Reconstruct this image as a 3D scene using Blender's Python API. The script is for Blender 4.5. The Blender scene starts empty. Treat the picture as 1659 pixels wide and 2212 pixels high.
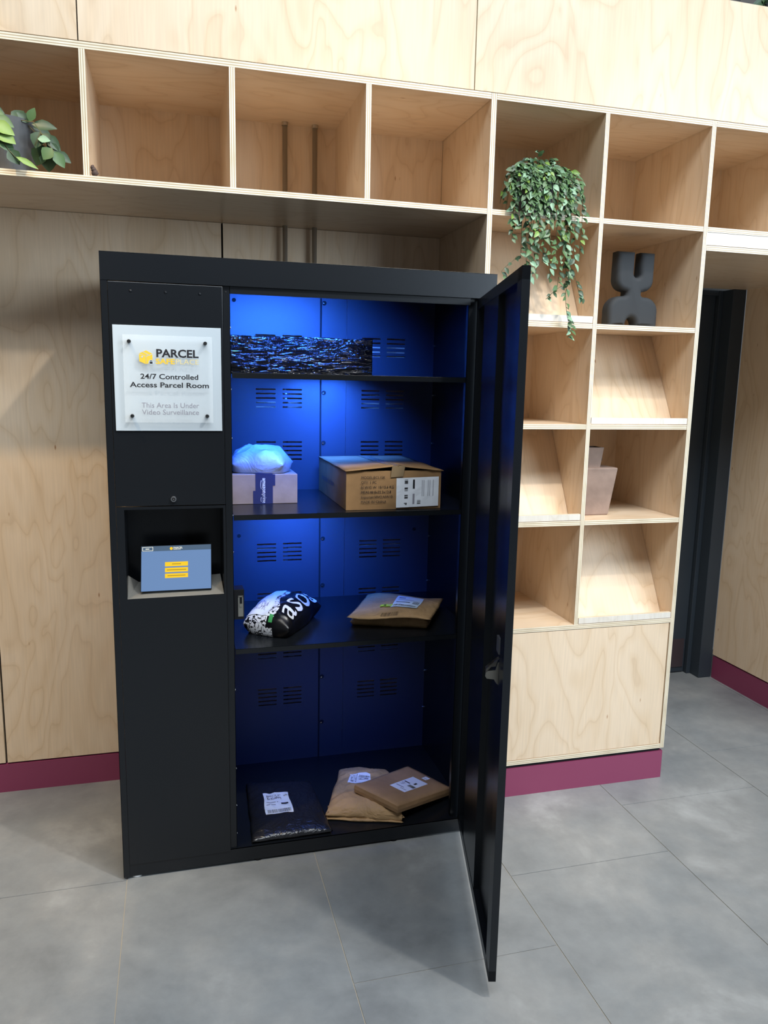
import bpy, bmesh, math, random
from mathutils import Vector, Matrix, noise
random.seed(7)
SC = bpy.context.scene
COL = SC.collection
PI = math.pi

# ------------------------------------------------------------------ camera
cam_d = bpy.data.cameras.new('camera'); cam = bpy.data.objects.new('camera', cam_d); COL.objects.link(cam)
rx, ry, rz = -0.1679, 0.0199, 0.2675
f_ = Vector((math.sin(rz)*math.cos(rx), math.cos(rz)*math.cos(rx), math.sin(rx)))
r0 = Vector((math.cos(rz), -math.sin(rz), 0)); u0 = r0.cross(f_)
r_ = r0*math.cos(ry) + u0*math.sin(ry); u_ = -r0*math.sin(ry) + u0*math.cos(ry)
M = Matrix((r_, u_, -f_)).transposed().to_4x4(); M.translation = (-0.6887, -2.5405, 1.5821)
cam.matrix_world = M
cam_d.sensor_fit = 'HORIZONTAL'; cam_d.sensor_width = 36.0; cam_d.lens = 36.0*1670.0/1659.0
cam_d.clip_start = 0.05; cam_d.clip_end = 60
SC.camera = cam

# ------------------------------------------------------------------ world, lights, exposure
SC.view_settings.view_transform = 'Standard'; SC.view_settings.look = 'None'
SC.view_settings.exposure = 0.0; SC.view_settings.gamma = 1.0; SC.view_settings.use_curve_mapping = False
w = bpy.data.worlds.new('world'); SC.world = w; w.use_nodes = True
w.node_tree.nodes['Background'].inputs[0].default_value = (0.86, 0.93, 1.0, 1)
w.node_tree.nodes['Background'].inputs[1].default_value = 0.13

def aim(o, target):
    d = Vector(target) - o.location
    o.rotation_euler = d.to_track_quat('-Z', 'Y').to_euler()
def area(name, loc, target, sx, sy, power, color):
    l = bpy.data.lights.new(name, 'AREA'); l.shape = 'RECTANGLE'; l.size = sx; l.size_y = sy; l.energy = power; l.color = color
    o = bpy.data.objects.new(name, l); COL.objects.link(o); o.location = loc; aim(o, target); return o
def spot(name, loc, target, power, color, angle, blend=0.6, radius=0.04):
    l = bpy.data.lights.new(name, 'SPOT'); l.energy = power; l.color = color; l.spot_size = math.radians(angle)
    l.spot_blend = blend; l.shadow_soft_size = radius
    o = bpy.data.objects.new(name, l); COL.objects.link(o); o.location = loc; aim(o, target); return o
area('window_daylight', (4.8, -5.0, 2.9), (0.0, 0.2, 1.3), 4.0, 3.0, 350, (0.70, 0.85, 1.0))
area('ceiling_light', (0.3, -3.0, 5.4), (0.0, -0.2, 0.6), 5.0, 1.6, 295, (0.84, 0.92, 1.0))
spot('downlight_wall', (-0.42, -0.85, 4.10), (-0.47, 0.0, 2.62), 34, (1.0, 0.90, 0.72), 60, 1.0, 0.05)
spot('downlight_front', (0.75, -1.75, 3.9), (-0.50, -0.1, 0.4), 190, (1.0, 0.95, 0.88), 62, 0.7, 0.05)
spot('downlight_left', (-1.75, -0.95, 3.8), (-1.45, 0.45, 0.5), 190, (1.0, 0.76, 0.46), 46, 0.5, 0.04)
spot('downlight_right', (1.15, -1.35, 4.1), (0.95, 0.1, 0.8), 105, (1.0, 0.96, 0.90), 50, 0.9, 0.05)

# ------------------------------------------------------------------ materials
def sl(c): return tuple(((x/255.0)/12.92 if x/255.0 <= 0.04045 else ((x/255.0+0.055)/1.055)**2.4) for x in c)
def mat(name, rgb, rough=0.5, metal=0.0, spec=0.5, emit=None, estr=1.0):
    m = bpy.data.materials.new(name); m.use_nodes = True
    b = m.node_tree.nodes['Principled BSDF']
    b.inputs['Base Color'].default_value = (*sl(rgb), 1); b.inputs['Roughness'].default_value = rough
    b.inputs['Metallic'].default_value = metal; b.inputs['Specular IOR Level'].default_value = spec
    if emit: b.inputs['Emission Color'].default_value = (*sl(emit), 1); b.inputs['Emission Strength'].default_value = estr
    return m
def N(m, t, **k):
    n = m.node_tree.nodes.new(t)
    for a, v in k.items():
        if a == 'inp':
            for kk, vv in v.items(): n.inputs[kk].default_value = vv
        else: setattr(n, a, v)
    return n
def L(m, a, b): m.node_tree.links.new(a, b)
def bsdf(m): return m.node_tree.nodes['Principled BSDF']
def ramp(m, fac, stops):
    r = N(m, 'ShaderNodeValToRGB'); el = r.color_ramp.elements
    while len(el) < len(stops): el.new(0.5)
    for e, (p, c) in zip(el, stops): e.position = p; e.color = (*sl(c), 1)
    L(m, fac, r.inputs[0]); return r

def ply_material(name, light, mid, dark, rough=0.32):
    # birch face: cathedral grain = contour lines of a stretched noise field, uv in metres (v along the grain)
    m = mat(name, mid, rough)
    uv = N(m, 'ShaderNodeUVMap')
    mp = N(m, 'ShaderNodeMapping', inp={'Scale': (3.1, 1.0, 1)}); L(m, uv.outputs[0], mp.inputs[0])
    n1 = N(m, 'ShaderNodeTexNoise', inp={'Scale': 1.5, 'Detail': 2.0, 'Roughness': 0.45, 'Distortion': 0.5}); L(m, mp.outputs[0], n1.inputs['Vector'])
    mu = N(m, 'ShaderNodeMath', operation='MULTIPLY', inp={1: 10.0}); L(m, n1.outputs[0], mu.inputs[0])
    fr = N(m, 'ShaderNodeMath', operation='FRACT'); L(m, mu.outputs[0], fr.inputs[0])
    r1 = ramp(m, fr.outputs[0], [(0.0, dark), (0.10, mid), (0.45, light), (0.80, light), (0.97, mid), (1.0, dark)])
    mp2 = N(m, 'ShaderNodeMapping', inp={'Scale': (150, 6, 1)}); L(m, uv.outputs[0], mp2.inputs[0])
    n2 = N(m, 'ShaderNodeTexNoise', inp={'Scale': 1.0, 'Detail': 3.0}); L(m, mp2.outputs[0], n2.inputs['Vector'])
    r2 = ramp(m, n2.outputs[0], [(0.3, (245, 245, 245)), (0.7, (255, 255, 255))])
    mp3 = N(m, 'ShaderNodeMapping', inp={'Scale': (5, 1.6, 1)}); L(m, uv.outputs[0], mp3.inputs[0])
    n3 = N(m, 'ShaderNodeTexNoise', inp={'Scale': 1.1, 'Detail': 2.0}); L(m, mp3.outputs[0], n3.inputs['Vector'])
    r3 = ramp(m, n3.outputs[0], [(0.35, mid), (0.62, light)])
    a = N(m, 'ShaderNodeMix', data_type='RGBA', inp={0: 0.5}); L(m, r3.outputs[0], a.inputs[6]); L(m, r1.outputs[0], a.inputs[7])
    b = N(m, 'ShaderNodeMix', data_type='RGBA', blend_type='MULTIPLY', inp={0: 1.0}); L(m, a.outputs[2], b.inputs[6]); L(m, r2.outputs[0], b.inputs[7])
    # small knots
    vo = N(m, 'ShaderNodeTexVoronoi', inp={'Scale': 2.6}); L(m, mp3.outputs[0], vo.inputs['Vector'])
    r4 = ramp(m, vo.outputs['Distance'], [(0.0, (120, 84, 52)), (0.018, (190, 150, 110)), (0.05, (255, 255, 255))])
    c = N(m, 'ShaderNodeMix', data_type='RGBA', blend_type='MULTIPLY', inp={0: 0.9}); L(m, b.outputs[2], c.inputs[6]); L(m, r4.outputs[0], c.inputs[7])
    L(m, c.outputs[2], bsdf(m).inputs['Base Color'])
    return m
PLY = ply_material('birch_plywood', (233, 208, 178), (225, 196, 161), (208, 176, 139))
PALE = ply_material('pale_birch', (232, 222, 208), (225, 214, 198), (212, 198, 178))
EDGE = mat('plywood_edge', (226, 210, 180), 0.45)
def edge_nodes():
    m = EDGE; uv = N(m, 'ShaderNodeUVMap'); sp = N(m, 'ShaderNodeSeparateXYZ'); L(m, uv.outputs[0], sp.inputs[0])
    r = ramp(m, sp.outputs[1], [(0.0, (242, 228, 202)), (0.2, (242, 228, 202)), (0.24, (186, 164, 130)), (0.36, (190, 168, 134)), (0.40, (246, 234, 210)), (0.58, (240, 226, 200)), (0.62, (180, 158, 124)), (0.74, (192, 170, 136)), (0.79, (244, 232, 208)), (1.0, (230, 214, 186))])
    r.color_ramp.interpolation = 'LINEAR'
    mp = N(m, 'ShaderNodeMapping', inp={'Scale': (9, 0.1, 1)}); L(m, uv.outputs[0], mp.inputs[0])
    n = N(m, 'ShaderNodeTexNoise', inp={'Scale': 1.0, 'Detail': 3.0}); L(m, mp.outputs[0], n.inputs['Vector'])
    r2 = ramp(m, n.outputs[0], [(0.25, (222, 216, 206)), (0.6, (255, 255, 255))])
    b = N(m, 'ShaderNodeMix', data_type='RGBA', blend_type='MULTIPLY', inp={0: 0.7}); L(m, r.outputs[0], b.inputs[6]); L(m, r2.outputs[0], b.inputs[7])
    L(m, b.outputs[2], bsdf(m).inputs['Base Color'])
edge_nodes()
def powder(name, rgb, rough):
    m = mat(name, rgb, rough, 0.0, 0.45)
    t = N(m, 'ShaderNodeTexCoord'); n = N(m, 'ShaderNodeTexNoise', inp={'Scale': 900.0, 'Detail': 1.0}); L(m, t.outputs['Object'], n.inputs['Vector'])
    b = N(m, 'ShaderNodeBump', inp={'Strength': 0.12, 'Distance': 0.0006}); L(m, n.outputs[0], b.inputs['Height']); L(m, b.outputs[0], bsdf(m).inputs['Normal'])
    return m
BLACK = powder('black_powder_coat', (20, 23, 27), 0.27)
INNER = powder('black_interior_coat', (52, 56, 66), 0.45)
DARKGAP = mat('dark_gap', (14, 13, 14), 0.9)
BURG = mat('burgundy_laminate', (136, 58, 88), 0.5)
NAVY = powder('dark_blue_paint', (50, 58, 66), 0.5)
STEEL = mat('brushed_steel', (196, 192, 182), 0.36, 0.85)
CHROME = mat('bright_screw', (220, 222, 226), 0.2, 1.0)
GUN = mat('gunmetal', (92, 92, 92), 0.35, 1.0)
WHITE = mat('white_acrylic', (192, 202, 208), 0.25)
PAPERW = mat('label_paper', (226, 230, 236), 0.5)
INK = mat('black_ink', (22, 20, 26), 0.6)
GREYINK = mat('grey_ink', (140, 138, 148), 0.6)
GOLD = mat('yellow_print', (238, 196, 60), 0.5)
PALEGOLD = mat('pale_gold_print', (226, 208, 150), 0.5)
GLASS = mat('clear_acrylic', (245, 250, 252), 0.03)
bsdf(GLASS).inputs['Alpha'].default_value = 0.16
def floor_material():
    m = mat('porcelain_tile', (128, 130, 130), 0.36)
    t = N(m, 'ShaderNodeTexCoord')
    n = N(m, 'ShaderNodeTexNoise', inp={'Scale': 2.3, 'Detail': 6.0, 'Roughness': 0.62, 'Distortion': 0.3}); L(m, t.outputs['Object'], n.inputs['Vector'])
    r = ramp(m, n.outputs[0], [(0.30, (122, 124, 125)), (0.46, (137, 139, 139)), (0.58, (148, 148, 146)), (0.72, (172, 172, 170))])
    n2 = N(m, 'ShaderNodeTexNoise', inp={'Scale': 11.0, 'Detail': 8.0, 'Roughness': 0.7}); L(m, t.outputs['Object'], n2.inputs['Vector'])
    r2 = ramp(m, n2.outputs[0], [(0.35, (236, 236, 236)), (0.68, (255, 255, 255))])
    b = N(m, 'ShaderNodeMix', data_type='RGBA', blend_type='MULTIPLY', inp={0: 1.0}); L(m, r.outputs[0], b.inputs[6]); L(m, r2.outputs[0], b.inputs[7])
    L(m, b.outputs[2], bsdf(m).inputs['Base Color'])
    r3 = ramp(m, n.outputs[0], [(0.3, (82, 82, 82)), (0.7, (112, 112, 112))]); 
    return m
TILE = floor_material()
GROUT = mat('grout', (172, 162, 146), 0.9)
def cardboard(name, rgb, rough=0.75):
    m = mat(name, rgb, rough, 0, 0.25)
    t = N(m, 'ShaderNodeTexCoord'); n = N(m, 'ShaderNodeTexNoise', inp={'Scale': 14.0, 'Detail': 6.0}); L(m, t.outputs['Object'], n.inputs['Vector'])
    r = ramp(m, n.outputs[0], [(0.3, tuple(int(c*0.86) for c in rgb)), (0.7, rgb)]); L(m, r.outputs[0], bsdf(m).inputs['Base Color'])
    n2 = N(m, 'ShaderNodeTexNoise', inp={'Scale': 30.0, 'Detail': 5.0}); L(m, t.outputs['Object'], n2.inputs['Vector'])
    b = N(m, 'ShaderNodeBump', inp={'Strength': 0.25, 'Distance': 0.004}); L(m, n2.outputs[0], b.inputs['Height']); L(m, b.outputs[0], bsdf(m).inputs['Normal'])
    return m
CARD = cardboard('brown_cardboard', (160, 124, 84))
KRAFT = cardboard('kraft_paper', (186, 150, 108))
def crease(m, scale, dist):
    t = N(m, 'ShaderNodeTexCoord'); n = N(m, 'ShaderNodeTexNoise', inp={'Scale': scale, 'Detail': 3.0, 'Roughness': 0.55, 'Distortion': 0.6}); L(m, t.outputs['Object'], n.inputs['Vector'])
    q = N(m, 'ShaderNodeMath', operation='SUBTRACT', inp={1: 0.5}); L(m, n.outputs[0], q.inputs[0]); a = N(m, 'ShaderNodeMath', operation='ABSOLUTE'); L(m, q.outputs[0], a.inputs[0])
    b = N(m, 'ShaderNodeBump', inp={'Strength': 0.8, 'Distance': dist}); L(m, a.outputs[0], b.inputs['Height'])
    old = bsdf(m).inputs['Normal'].links[0].from_socket; L(m, old, b.inputs['Normal']); L(m, b.outputs[0], bsdf(m).inputs['Normal'])
crease(KRAFT, 12.0, .022)
PRIMECARD = cardboard('light_cardboard', (172, 152, 136))
def film(name, rgb, rough, scale, stretch, strength, dist):
    m = mat(name, rgb, rough, 0, 0.8)
    t = N(m, 'ShaderNodeTexCoord'); mp = N(m, 'ShaderNodeMapping', inp={'Scale': stretch}); L(m, t.outputs['Object'], mp.inputs[0])
    n = N(m, 'ShaderNodeTexNoise', inp={'Scale': scale, 'Detail': 4.0, 'Roughness': 0.6, 'Distortion': 1.2}); L(m, mp.outputs[0], n.inputs['Vector'])
    s = N(m, 'ShaderNodeMath', operation='SUBTRACT', inp={1: 0.5}); L(m, n.outputs[0], s.inputs[0])
    a = N(m, 'ShaderNodeMath', operation='ABSOLUTE'); L(m, s.outputs[0], a.inputs[0])
    b = N(m, 'ShaderNodeBump', inp={'Strength': strength, 'Distance': dist}); L(m, a.outputs[0], b.inputs['Height']); L(m, b.outputs[0], bsdf(m).inputs['Normal'])
    return m
def foil_material():
    m = mat('black_stretch_film', (5, 6, 9), 0.16, 0, 0.7)
    t = N(m, 'ShaderNodeTexCoord'); hs = []
    for sc, st, wd in ((9.0, (.7, 1, 4.2), .035), (21.0, (.55, 1, 3.4), .05), (15.0, (1.6, 1, 1.3), .022)):
        mp = N(m, 'ShaderNodeMapping', inp={'Scale': st, 'Rotation': (0, .12 if wd == .035 else (-.5 if wd == .022 else -.05), 0)}); L(m, t.outputs['Object'], mp.inputs[0])
        n = N(m, 'ShaderNodeTexNoise', inp={'Scale': sc, 'Detail': 2.0, 'Roughness': 0.5, 'Distortion': 0.8}); L(m, mp.outputs[0], n.inputs['Vector'])
        q = N(m, 'ShaderNodeMath', operation='SUBTRACT', inp={1: 0.5}); L(m, n.outputs[0], q.inputs[0])
        a = N(m, 'ShaderNodeMath', operation='ABSOLUTE'); L(m, q.outputs[0], a.inputs[0])
        r = N(m, 'ShaderNodeMapRange', interpolation_type='SMOOTHSTEP', inp={'From Min': 0.0, 'From Max': wd, 'To Min': 1.0, 'To Max': 0.0}); L(m, a.outputs[0], r.inputs[0]); hs.append(r)
    s1 = N(m, 'ShaderNodeMath', operation='ADD'); L(m, hs[0].outputs[0], s1.inputs[0]); L(m, hs[1].outputs[0], s1.inputs[1])
    s2 = N(m, 'ShaderNodeMath', operation='ADD'); L(m, s1.outputs[0], s2.inputs[0]); L(m, hs[2].outputs[0], s2.inputs[1])
    b = N(m, 'ShaderNodeBump', inp={'Strength': 0.9, 'Distance': 0.0022}); L(m, s2.outputs[0], b.inputs['Height']); L(m, b.outputs[0], bsdf(m).inputs['Normal'])
    return m
FOIL = foil_material()
BLACKPOLY = film('black_polythene', (30, 31, 36), 0.28, 9.0, (1, 1, 1), 0.6, 0.02)
WHITEPOLY = film('white_polythene', (198, 205, 216), 0.38, 9.0, (1, 1, 1), 0.8, 0.012)
def scribble():
    m = mat('scribble_print', (230, 230, 232), 0.3)
    t = N(m, 'ShaderNodeTexCoord')
    n = N(m, 'ShaderNodeTexNoise', inp={'Scale': 75.0, 'Detail': 1.5, 'Distortion': 1.6}); L(m, t.outputs['Object'], n.inputs['Vector'])
    r = ramp(m, n.outputs[0], [(0.455, (22, 22, 26)), (0.475, (235, 235, 238))]); L(m, r.outputs[0], bsdf(m).inputs['Base Color'])
    return m
SCRIB = scribble()
LEAF = [mat('leaf_green', (74, 104, 62), 0.5), mat('leaf_dark_green', (46, 70, 42), 0.45), mat('leaf_pale_green', (122, 156, 124), 0.5), mat('leaf_lime', (112, 142, 62), 0.45)]
STEM = mat('vine_stem', (92, 88, 56), 0.7)
POT = cardboard('dark_concrete', (72, 72, 80), 0.85)
CERAMIC = powder('matt_charcoal_ceramic', (46, 48, 50), 0.75)
TERRA = cardboard('dusty_pink_clay', (160, 136, 122), 0.9)

# ------------------------------------------------------------------ object helpers
ORIG = {}
def link(name, me, mats, parent=None):
    for m in mats: me.materials.append(m)
    o = bpy.data.objects.new(name, me); COL.objects.link(o)
    if parent is not None: o.parent = parent
    return o
def off(parent):
    v = Vector((0, 0, 0)); p = parent
    while p is not None: v += p.location; p = p.parent
    return v
def obj(name, bm, mats, parent=None, smooth=False, base=None, bevel=0):
    # bm is in world coordinates; base = the object's own origin
    if not isinstance(mats, (list, tuple)): mats = [mats]
    po = off(parent)
    loc = Vector(base) if base is not None else (po if parent is not None else Vector((0, 0, 0)))
    bmesh.ops.translate(bm, verts=bm.verts, vec=-loc)
    me = bpy.data.meshes.new(name); bm.to_mesh(me); bm.free()
    if smooth:
        for p in me.polygons: p.use_smooth = True
    o = link(name, me, mats, parent); o.location = loc - po
    if bevel:
        md = o.modifiers.new('bevel', 'BEVEL'); md.width = bevel; md.segments = 2; md.limit_method = 'ANGLE'
    return o
def thing(name, label, cat, loc, group=None):
    o = bpy.data.objects.new(name, None); COL.objects.link(o); o.location = loc; o.empty_display_size = 0.1
    o['label'] = label; o['category'] = cat
    if group: o['group'] = group
    return o
def tag(o, label, cat, group=None):
    o['label'] = label; o['category'] = cat
    if group: o['group'] = group
    return o
def struct(o): o['kind'] = 'structure'; return o
def B():
    bm = bmesh.new(); bm.loops.layers.uv.new('UVMap'); return bm
def quad(bm, pts, mi=0, uvs=None):
    vs = [bm.verts.new(p) for p in pts]
    f = bm.faces.new(vs); f.material_index = mi
    if uvs:
        l = bm.loops.layers.uv.active
        for lo, uv in zip(f.loops, uvs): lo[l].uv = uv
    return f
def box(bm, x0, x1, y0, y1, z0, z1, mi=0, M=None, uvf=None):
    c = [Vector((x, y, z)) for x in (x0, x1) for y in (y0, y1) for z in (z0, z1)]
    q = [c[0], c[1], c[2], c[3], c[4], c[5], c[6], c[7]]
    vs = [bm.verts.new((M @ p) if M else p) for p in q]
    l = bm.loops.layers.uv.active
    for axis, idx in (('x', (0, 1, 3, 2)), ('x', (4, 6, 7, 5)), ('y', (0, 4, 5, 1)), ('y', (2, 3, 7, 6)), ('z', (0, 2, 6, 4)), ('z', (1, 5, 7, 3))):
        f = bm.faces.new([vs[i] for i in idx]); f.material_index = mi
        if l:
            for lo, i in zip(f.loops, idx):
                if uvf: uv, mm = uvf(axis, q[i]); lo[l].uv = uv; f.material_index = mm
    return vs
def ply(bm, x0, x1, y0, y1, z0, z1, thick, grain='x'):
    # a plywood board: faces across 'thick' show birch (uv in metres, v along the grain), the rest show layered edges
    ox, oy = random.uniform(0, 40), random.uniform(0, 40)
    t0, t1 = {'x': (x0, x1), 'y': (y0, y1), 'z': (z0, z1)}[thick]
    def uvf(axis, p):
        d = {'x': p.x, 'y': p.y, 'z': p.z}
        if axis == thick:
            o = [k for k in 'xyz' if k != thick]; v = grain if grain in o else o[1]; u = [k for k in o if k != v][0]
            return (d[u]+ox, d[v]+oy), 0
        o = [k for k in 'xyz' if k != thick and k != axis][0]
        return (d[o]+ox, (d[thick]-t0)/(t1-t0)), 1
    box(bm, x0, x1, y0, y1, z0, z1, uvf=uvf)
def cyl(bm, p0, p1, r0, r1=None, n=20, mi=0, cap=True):
    r1 = r0 if r1 is None else r1
    p0, p1 = Vector(p0), Vector(p1); d = (p1-p0).normalized(); a = d.orthogonal().normalized(); b = d.cross(a)
    A = [bm.verts.new(p0 + (a*math.cos(2*PI*i/n) + b*math.sin(2*PI*i/n))*r0) for i in range(n)]
    C = [bm.verts.new(p1 + (a*math.cos(2*PI*i/n) + b*math.sin(2*PI*i/n))*r1) for i in range(n)]
    for i in range(n):
        f = bm.faces.new((A[i], A[(i+1) % n], C[(i+1) % n], C[i])); f.material_index = mi; f.smooth = True
    if cap:
        for q in (A[::-1], C):
            f = bm.faces.new(q); f.material_index = mi
def ring(bm, c, d, ro, ri, h, n=20, mi=0):
    c = Vector(c); d = Vector(d).normalized(); a = d.orthogonal().normalized(); b = d.cross(a)
    R = []
    for (r, z) in ((ro, 0), (ro, h), (ri, h), (ri, 0)):
        R.append([bm.verts.new(c + d*z + (a*math.cos(2*PI*i/n) + b*math.sin(2*PI*i/n))*r) for i in range(n)])
    for k in range(4):
        for i in range(n):
            f = bm.faces.new((R[k][i], R[k][(i+1) % n], R[(k+1) % 4][(i+1) % n], R[(k+1) % 4][i])); f.material_index = mi
def tube(bm, pts, r, n=6, mi=0):
    rings = []
    for k, p in enumerate(pts):
        p = Vector(p); d = (Vector(pts[min(k+1, len(pts)-1)]) - Vector(pts[max(k-1, 0)])).normalized()
        a = d.cross(Vector((0.3, 1, 0.2))).normalized(); b = d.cross(a)
        rr = r(k/(len(pts)-1)) if callable(r) else r
        rings.append([bm.verts.new(p + (a*math.cos(2*PI*i/n) + b*math.sin(2*PI*i/n))*rr) for i in range(n)])
    for k in range(len(rings)-1):
        for i in range(n):
            f = bm.faces.new((rings[k][i], rings[k][(i+1) % n], rings[k+1][(i+1) % n], rings[k+1][i])); f.material_index = mi; f.smooth = True
    for q in (rings[0][::-1], rings[-1]):
        f = bm.faces.new(q); f.material_index = mi
def text(bm, s, size, place, mi=0, bold=0.0, align='LEFT', xscale=1.0, extrude=0.0003, sub=0):
    # place(x, y, z) maps flat text coordinates in metres to the world
    cu = bpy.data.curves.new('t', 'FONT'); cu.body = s; cu.size = 1.0; cu.offset = bold; cu.align_x = align; cu.extrude = 0.0; cu.resolution_u = 3
    o = bpy.data.objects.new('t', cu); COL.objects.link(o)
    dg = bpy.context.evaluated_depsgraph_get(); me = bpy.data.meshes.new_from_object(o.evaluated_get(dg))
    bpy.data.objects.remove(o); bpy.data.curves.remove(cu)
    tb2 = bmesh.new(); tb2.from_mesh(me)
    if sub:
        bmesh.ops.triangulate(tb2, faces=tb2.faces)
        for _ in range(sub): bmesh.ops.subdivide_edges(tb2, edges=[e for e in tb2.edges if e.calc_length() > .09], cuts=1)
        bmesh.ops.triangulate(tb2, faces=tb2.faces)
    tb2.verts.index_update()
    vs = [bm.verts.new(place(v.co.x*size*xscale, v.co.y*size, extrude)) for v in tb2.verts]
    for p in tb2.faces:
        try: f = bm.faces.new([vs[v.index] for v in p.verts]); f.material_index = mi
        except ValueError: pass
    tb2.free()
    bpy.data.meshes.remove(me)
def text_w(s, bold=0.0):
    cu = bpy.data.curves.new('t', 'FONT'); cu.body = s; cu.size = 1.0; cu.offset = bold
    o = bpy.data.objects.new('t', cu); COL.objects.link(o); bpy.context.view_layer.update(); d = o.dimensions.x
    bpy.data.objects.remove(o); bpy.data.curves.remove(cu); return d
def front(x0, z0, y):          # text lying on a plane facing the camera side (-y)
    return lambda a, b, e: Vector((x0+a, y-e, z0+b))
def fit_text(bm, s, x0, x1, z0, h, y, mi, bold=0.0, M=None):
    wv = text_w(s, bold); size = h/0.70; xs = (x1-x0)/(wv*size)
    text(bm, s, size, M if M else front(x0, z0, y), mi, bold, xscale=xs)
def grid_panel(bm, xs, zs, hole, y0, y1, mi=0):
    def q(p, n=0):
        quad(bm, p, mi)
    nx, nz = len(xs)-1, len(zs)-1
    for i in range(nx):
        for j in range(nz):
            if hole(i, j): continue
            a, b, c, d = xs[i], xs[i+1], zs[j], zs[j+1]
            q([(a, y0, c), (b, y0, c), (b, y0, d), (a, y0, d)]); q([(a, y1, c), (a, y1, d), (b, y1, d), (b, y1, c)])
            if i == 0 or hole(i-1, j): q([(a, y0, c), (a, y0, d), (a, y1, d), (a, y1, c)])
            if i == nx-1 or hole(i+1, j): q([(b, y0, c), (b, y1, c), (b, y1, d), (b, y0, d)])
            if j == 0 or hole(i, j-1): q([(a, y0, c), (a, y1, c), (b, y1, c), (b, y0, c)])
            if j == nz-1 or hole(i, j+1): q([(a, y0, d), (b, y0, d), (b, y1, d), (a, y1, d)])

# measured coordinates (metres): x along the wall, y into the wall, z up
V0, V1, V2, V3, V4, V5 = (-.9225, -.9058), (-.5008, -.4833), (-.0773, -.0600), (.3460, .3639), (.7675, .7829), (1.1923, 1.2088)
H0, H1, S2, S3, S4, H5, H6 = (2.4997, 2.5185), (2.1408, 2.1579), (1.7807, 1.7980), (1.4225, 1.4400), (1.0658, 1.0835), (.6630, .6802), (.1317, .1498)
D = .4798
XL, XR = -2.20, 2.1512      # ends of the long shelves
# ------------------------------------------------------------------ floor
bm = B()
box(bm, -3.2, 3.6, -5.0, 1.3, -.06, -.0022, mi=1)
seams = [-3.2, -2.672, -2.070, -1.468, -.866, -.2625, .336, .930, 1.534, 2.136, 2.74, 3.34, 3.6]
jo = {4: -.184, 5: -1.075, 6: -.772, 7: -.451, 8: -.1525, 9: .15, 3: .116, 2: .42, 1: -.5, 0: -.2, 10: .45, 11: .75, 12: 0}
g = .0014
for i in range(len(seams)-1):
    x0, x1 = seams[i]+g, seams[i+1]-g
    j0 = jo.get(i+1 if False else i+1, 0)
    y = j0 - 1.2*8
    while y < 1.3:
        a, b = max(y+g, -5.0), min(y+1.2-g, 1.3)
        if b-a > .01: box(bm, x0, x1, a, b, -.004, 0.0, mi=0)
        y += 1.2
fl = struct(obj('floor', bm, [TILE, GROUT]))

# ------------------------------------------------------------------ walls and cladding
def board(name, args, thick, grain, parent=None, **k):
    bm = B(); ply(bm, *args, thick, grain); return obj(name, bm, [PALE if name in ('lip', 'fascia') else PLY, EDGE], parent, **k)
bm = B()
box(bm, -2.4, 2.3, 1.16, 1.26, 0, 3.9)
struct(obj('wall_back', bm, mat('back_wall_paint', (84, 80, 76), 0.8)))
# recess cladding behind the locker
px = [-2.1720, -1.3330, -.4976, .3450]
for i in range(3):
    struct(board('wall_recess', (px[i]+.0035, px[i+1]-.0035 if i < 2 else .3450, D, D+.018, .1182, H1[0]-.001), 'y', 'z'))
bm = B(); box(bm, -2.2, .345, D+.022, D+.05, .0, H1[0]); struct(obj('trim_1', bm, DARKGAP))
bm = B(); box(bm, -2.2, .345, D-.002, D+.021, 0, .1115); struct(obj('baseboard_back', bm, BURG))
# plywood cladding over the shelves
tp = [-2.1285, -.9225, .2838, 1.4900, 2.6962]
for i in range(4):
    struct(board('wall_top', (tp[i]+.0018, tp[i+1]-.0018, 0.0, .018, H0[1]+.0022, 2.912), 'y', 'z'))
bm = B(); box(bm, -2.12, 2.69, .02, .04, H0[1]+.001, 2.90); struct(obj('trim_2', bm, DARKGAP))
bm = B(); box(bm, -2.12, 2.69, .02, .5, 2.895, 2.912); struct(obj('trim_3', bm, mat('ledge_brown', (92, 72, 66), .8)))
# passage on the right: side wall with plinth, front return, door
struct(board('wall_right', (XR, XR+.018, 0.0, .9085, .1322, 2.0756), 'x', 'z'))
struct(board('wall_front_right', (XR+.018, 3.4, 0.0, .018, .1322, 2.0756), 'y', 'z'))
bm = B(); box(bm, XR+.003, XR+.02, .004, .9085, 0, .1240); struct(obj('baseboard_right', bm, BURG))
bm = B(); box(bm, XR+.02, 3.4, .004, .02, 0, .1240); struct(obj('baseboard_front', bm, BURG))
bm = B(); box(bm, XR+.02, 3.4, .03, .9, 0, 2.07); struct(obj('trim_4', bm, DARKGAP))
struct(board('ceiling_passage', (V5[1], XR, .012, .93, 2.0756, 2.0936), 'z', 'x'))
bm = B(); box(bm, 1.15, 2.046, 1.010, 1.05, .006, 2.0756)
dr = struct(obj('door_1', bm, NAVY, base=(1.15, 1.03, 0)))
bm = B(); box(bm, 1.20, 2.036, 1.006, 1.0095, .035, .198)
obj('kick_plate', bm, mat('kick_plate_metal', (96, 84, 88), .4, .6), dr)
bm = B()
box(bm, 2.050, 2.074, .985, 1.06, 0, 2.0756); box(bm, 2.074, XR, .912, 1.06, 0, 2.0756); box(bm, 1.2, 2.05, .99, 1.008, 2.05, 2.0756)
obj('door_frame', bm, NAVY, dr, bevel=.002)
struct(board('wall_passage_left', (V5[0], V5[1], D+.02, 1.0, 0, 2.0756), 'x', 'z'))

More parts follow.
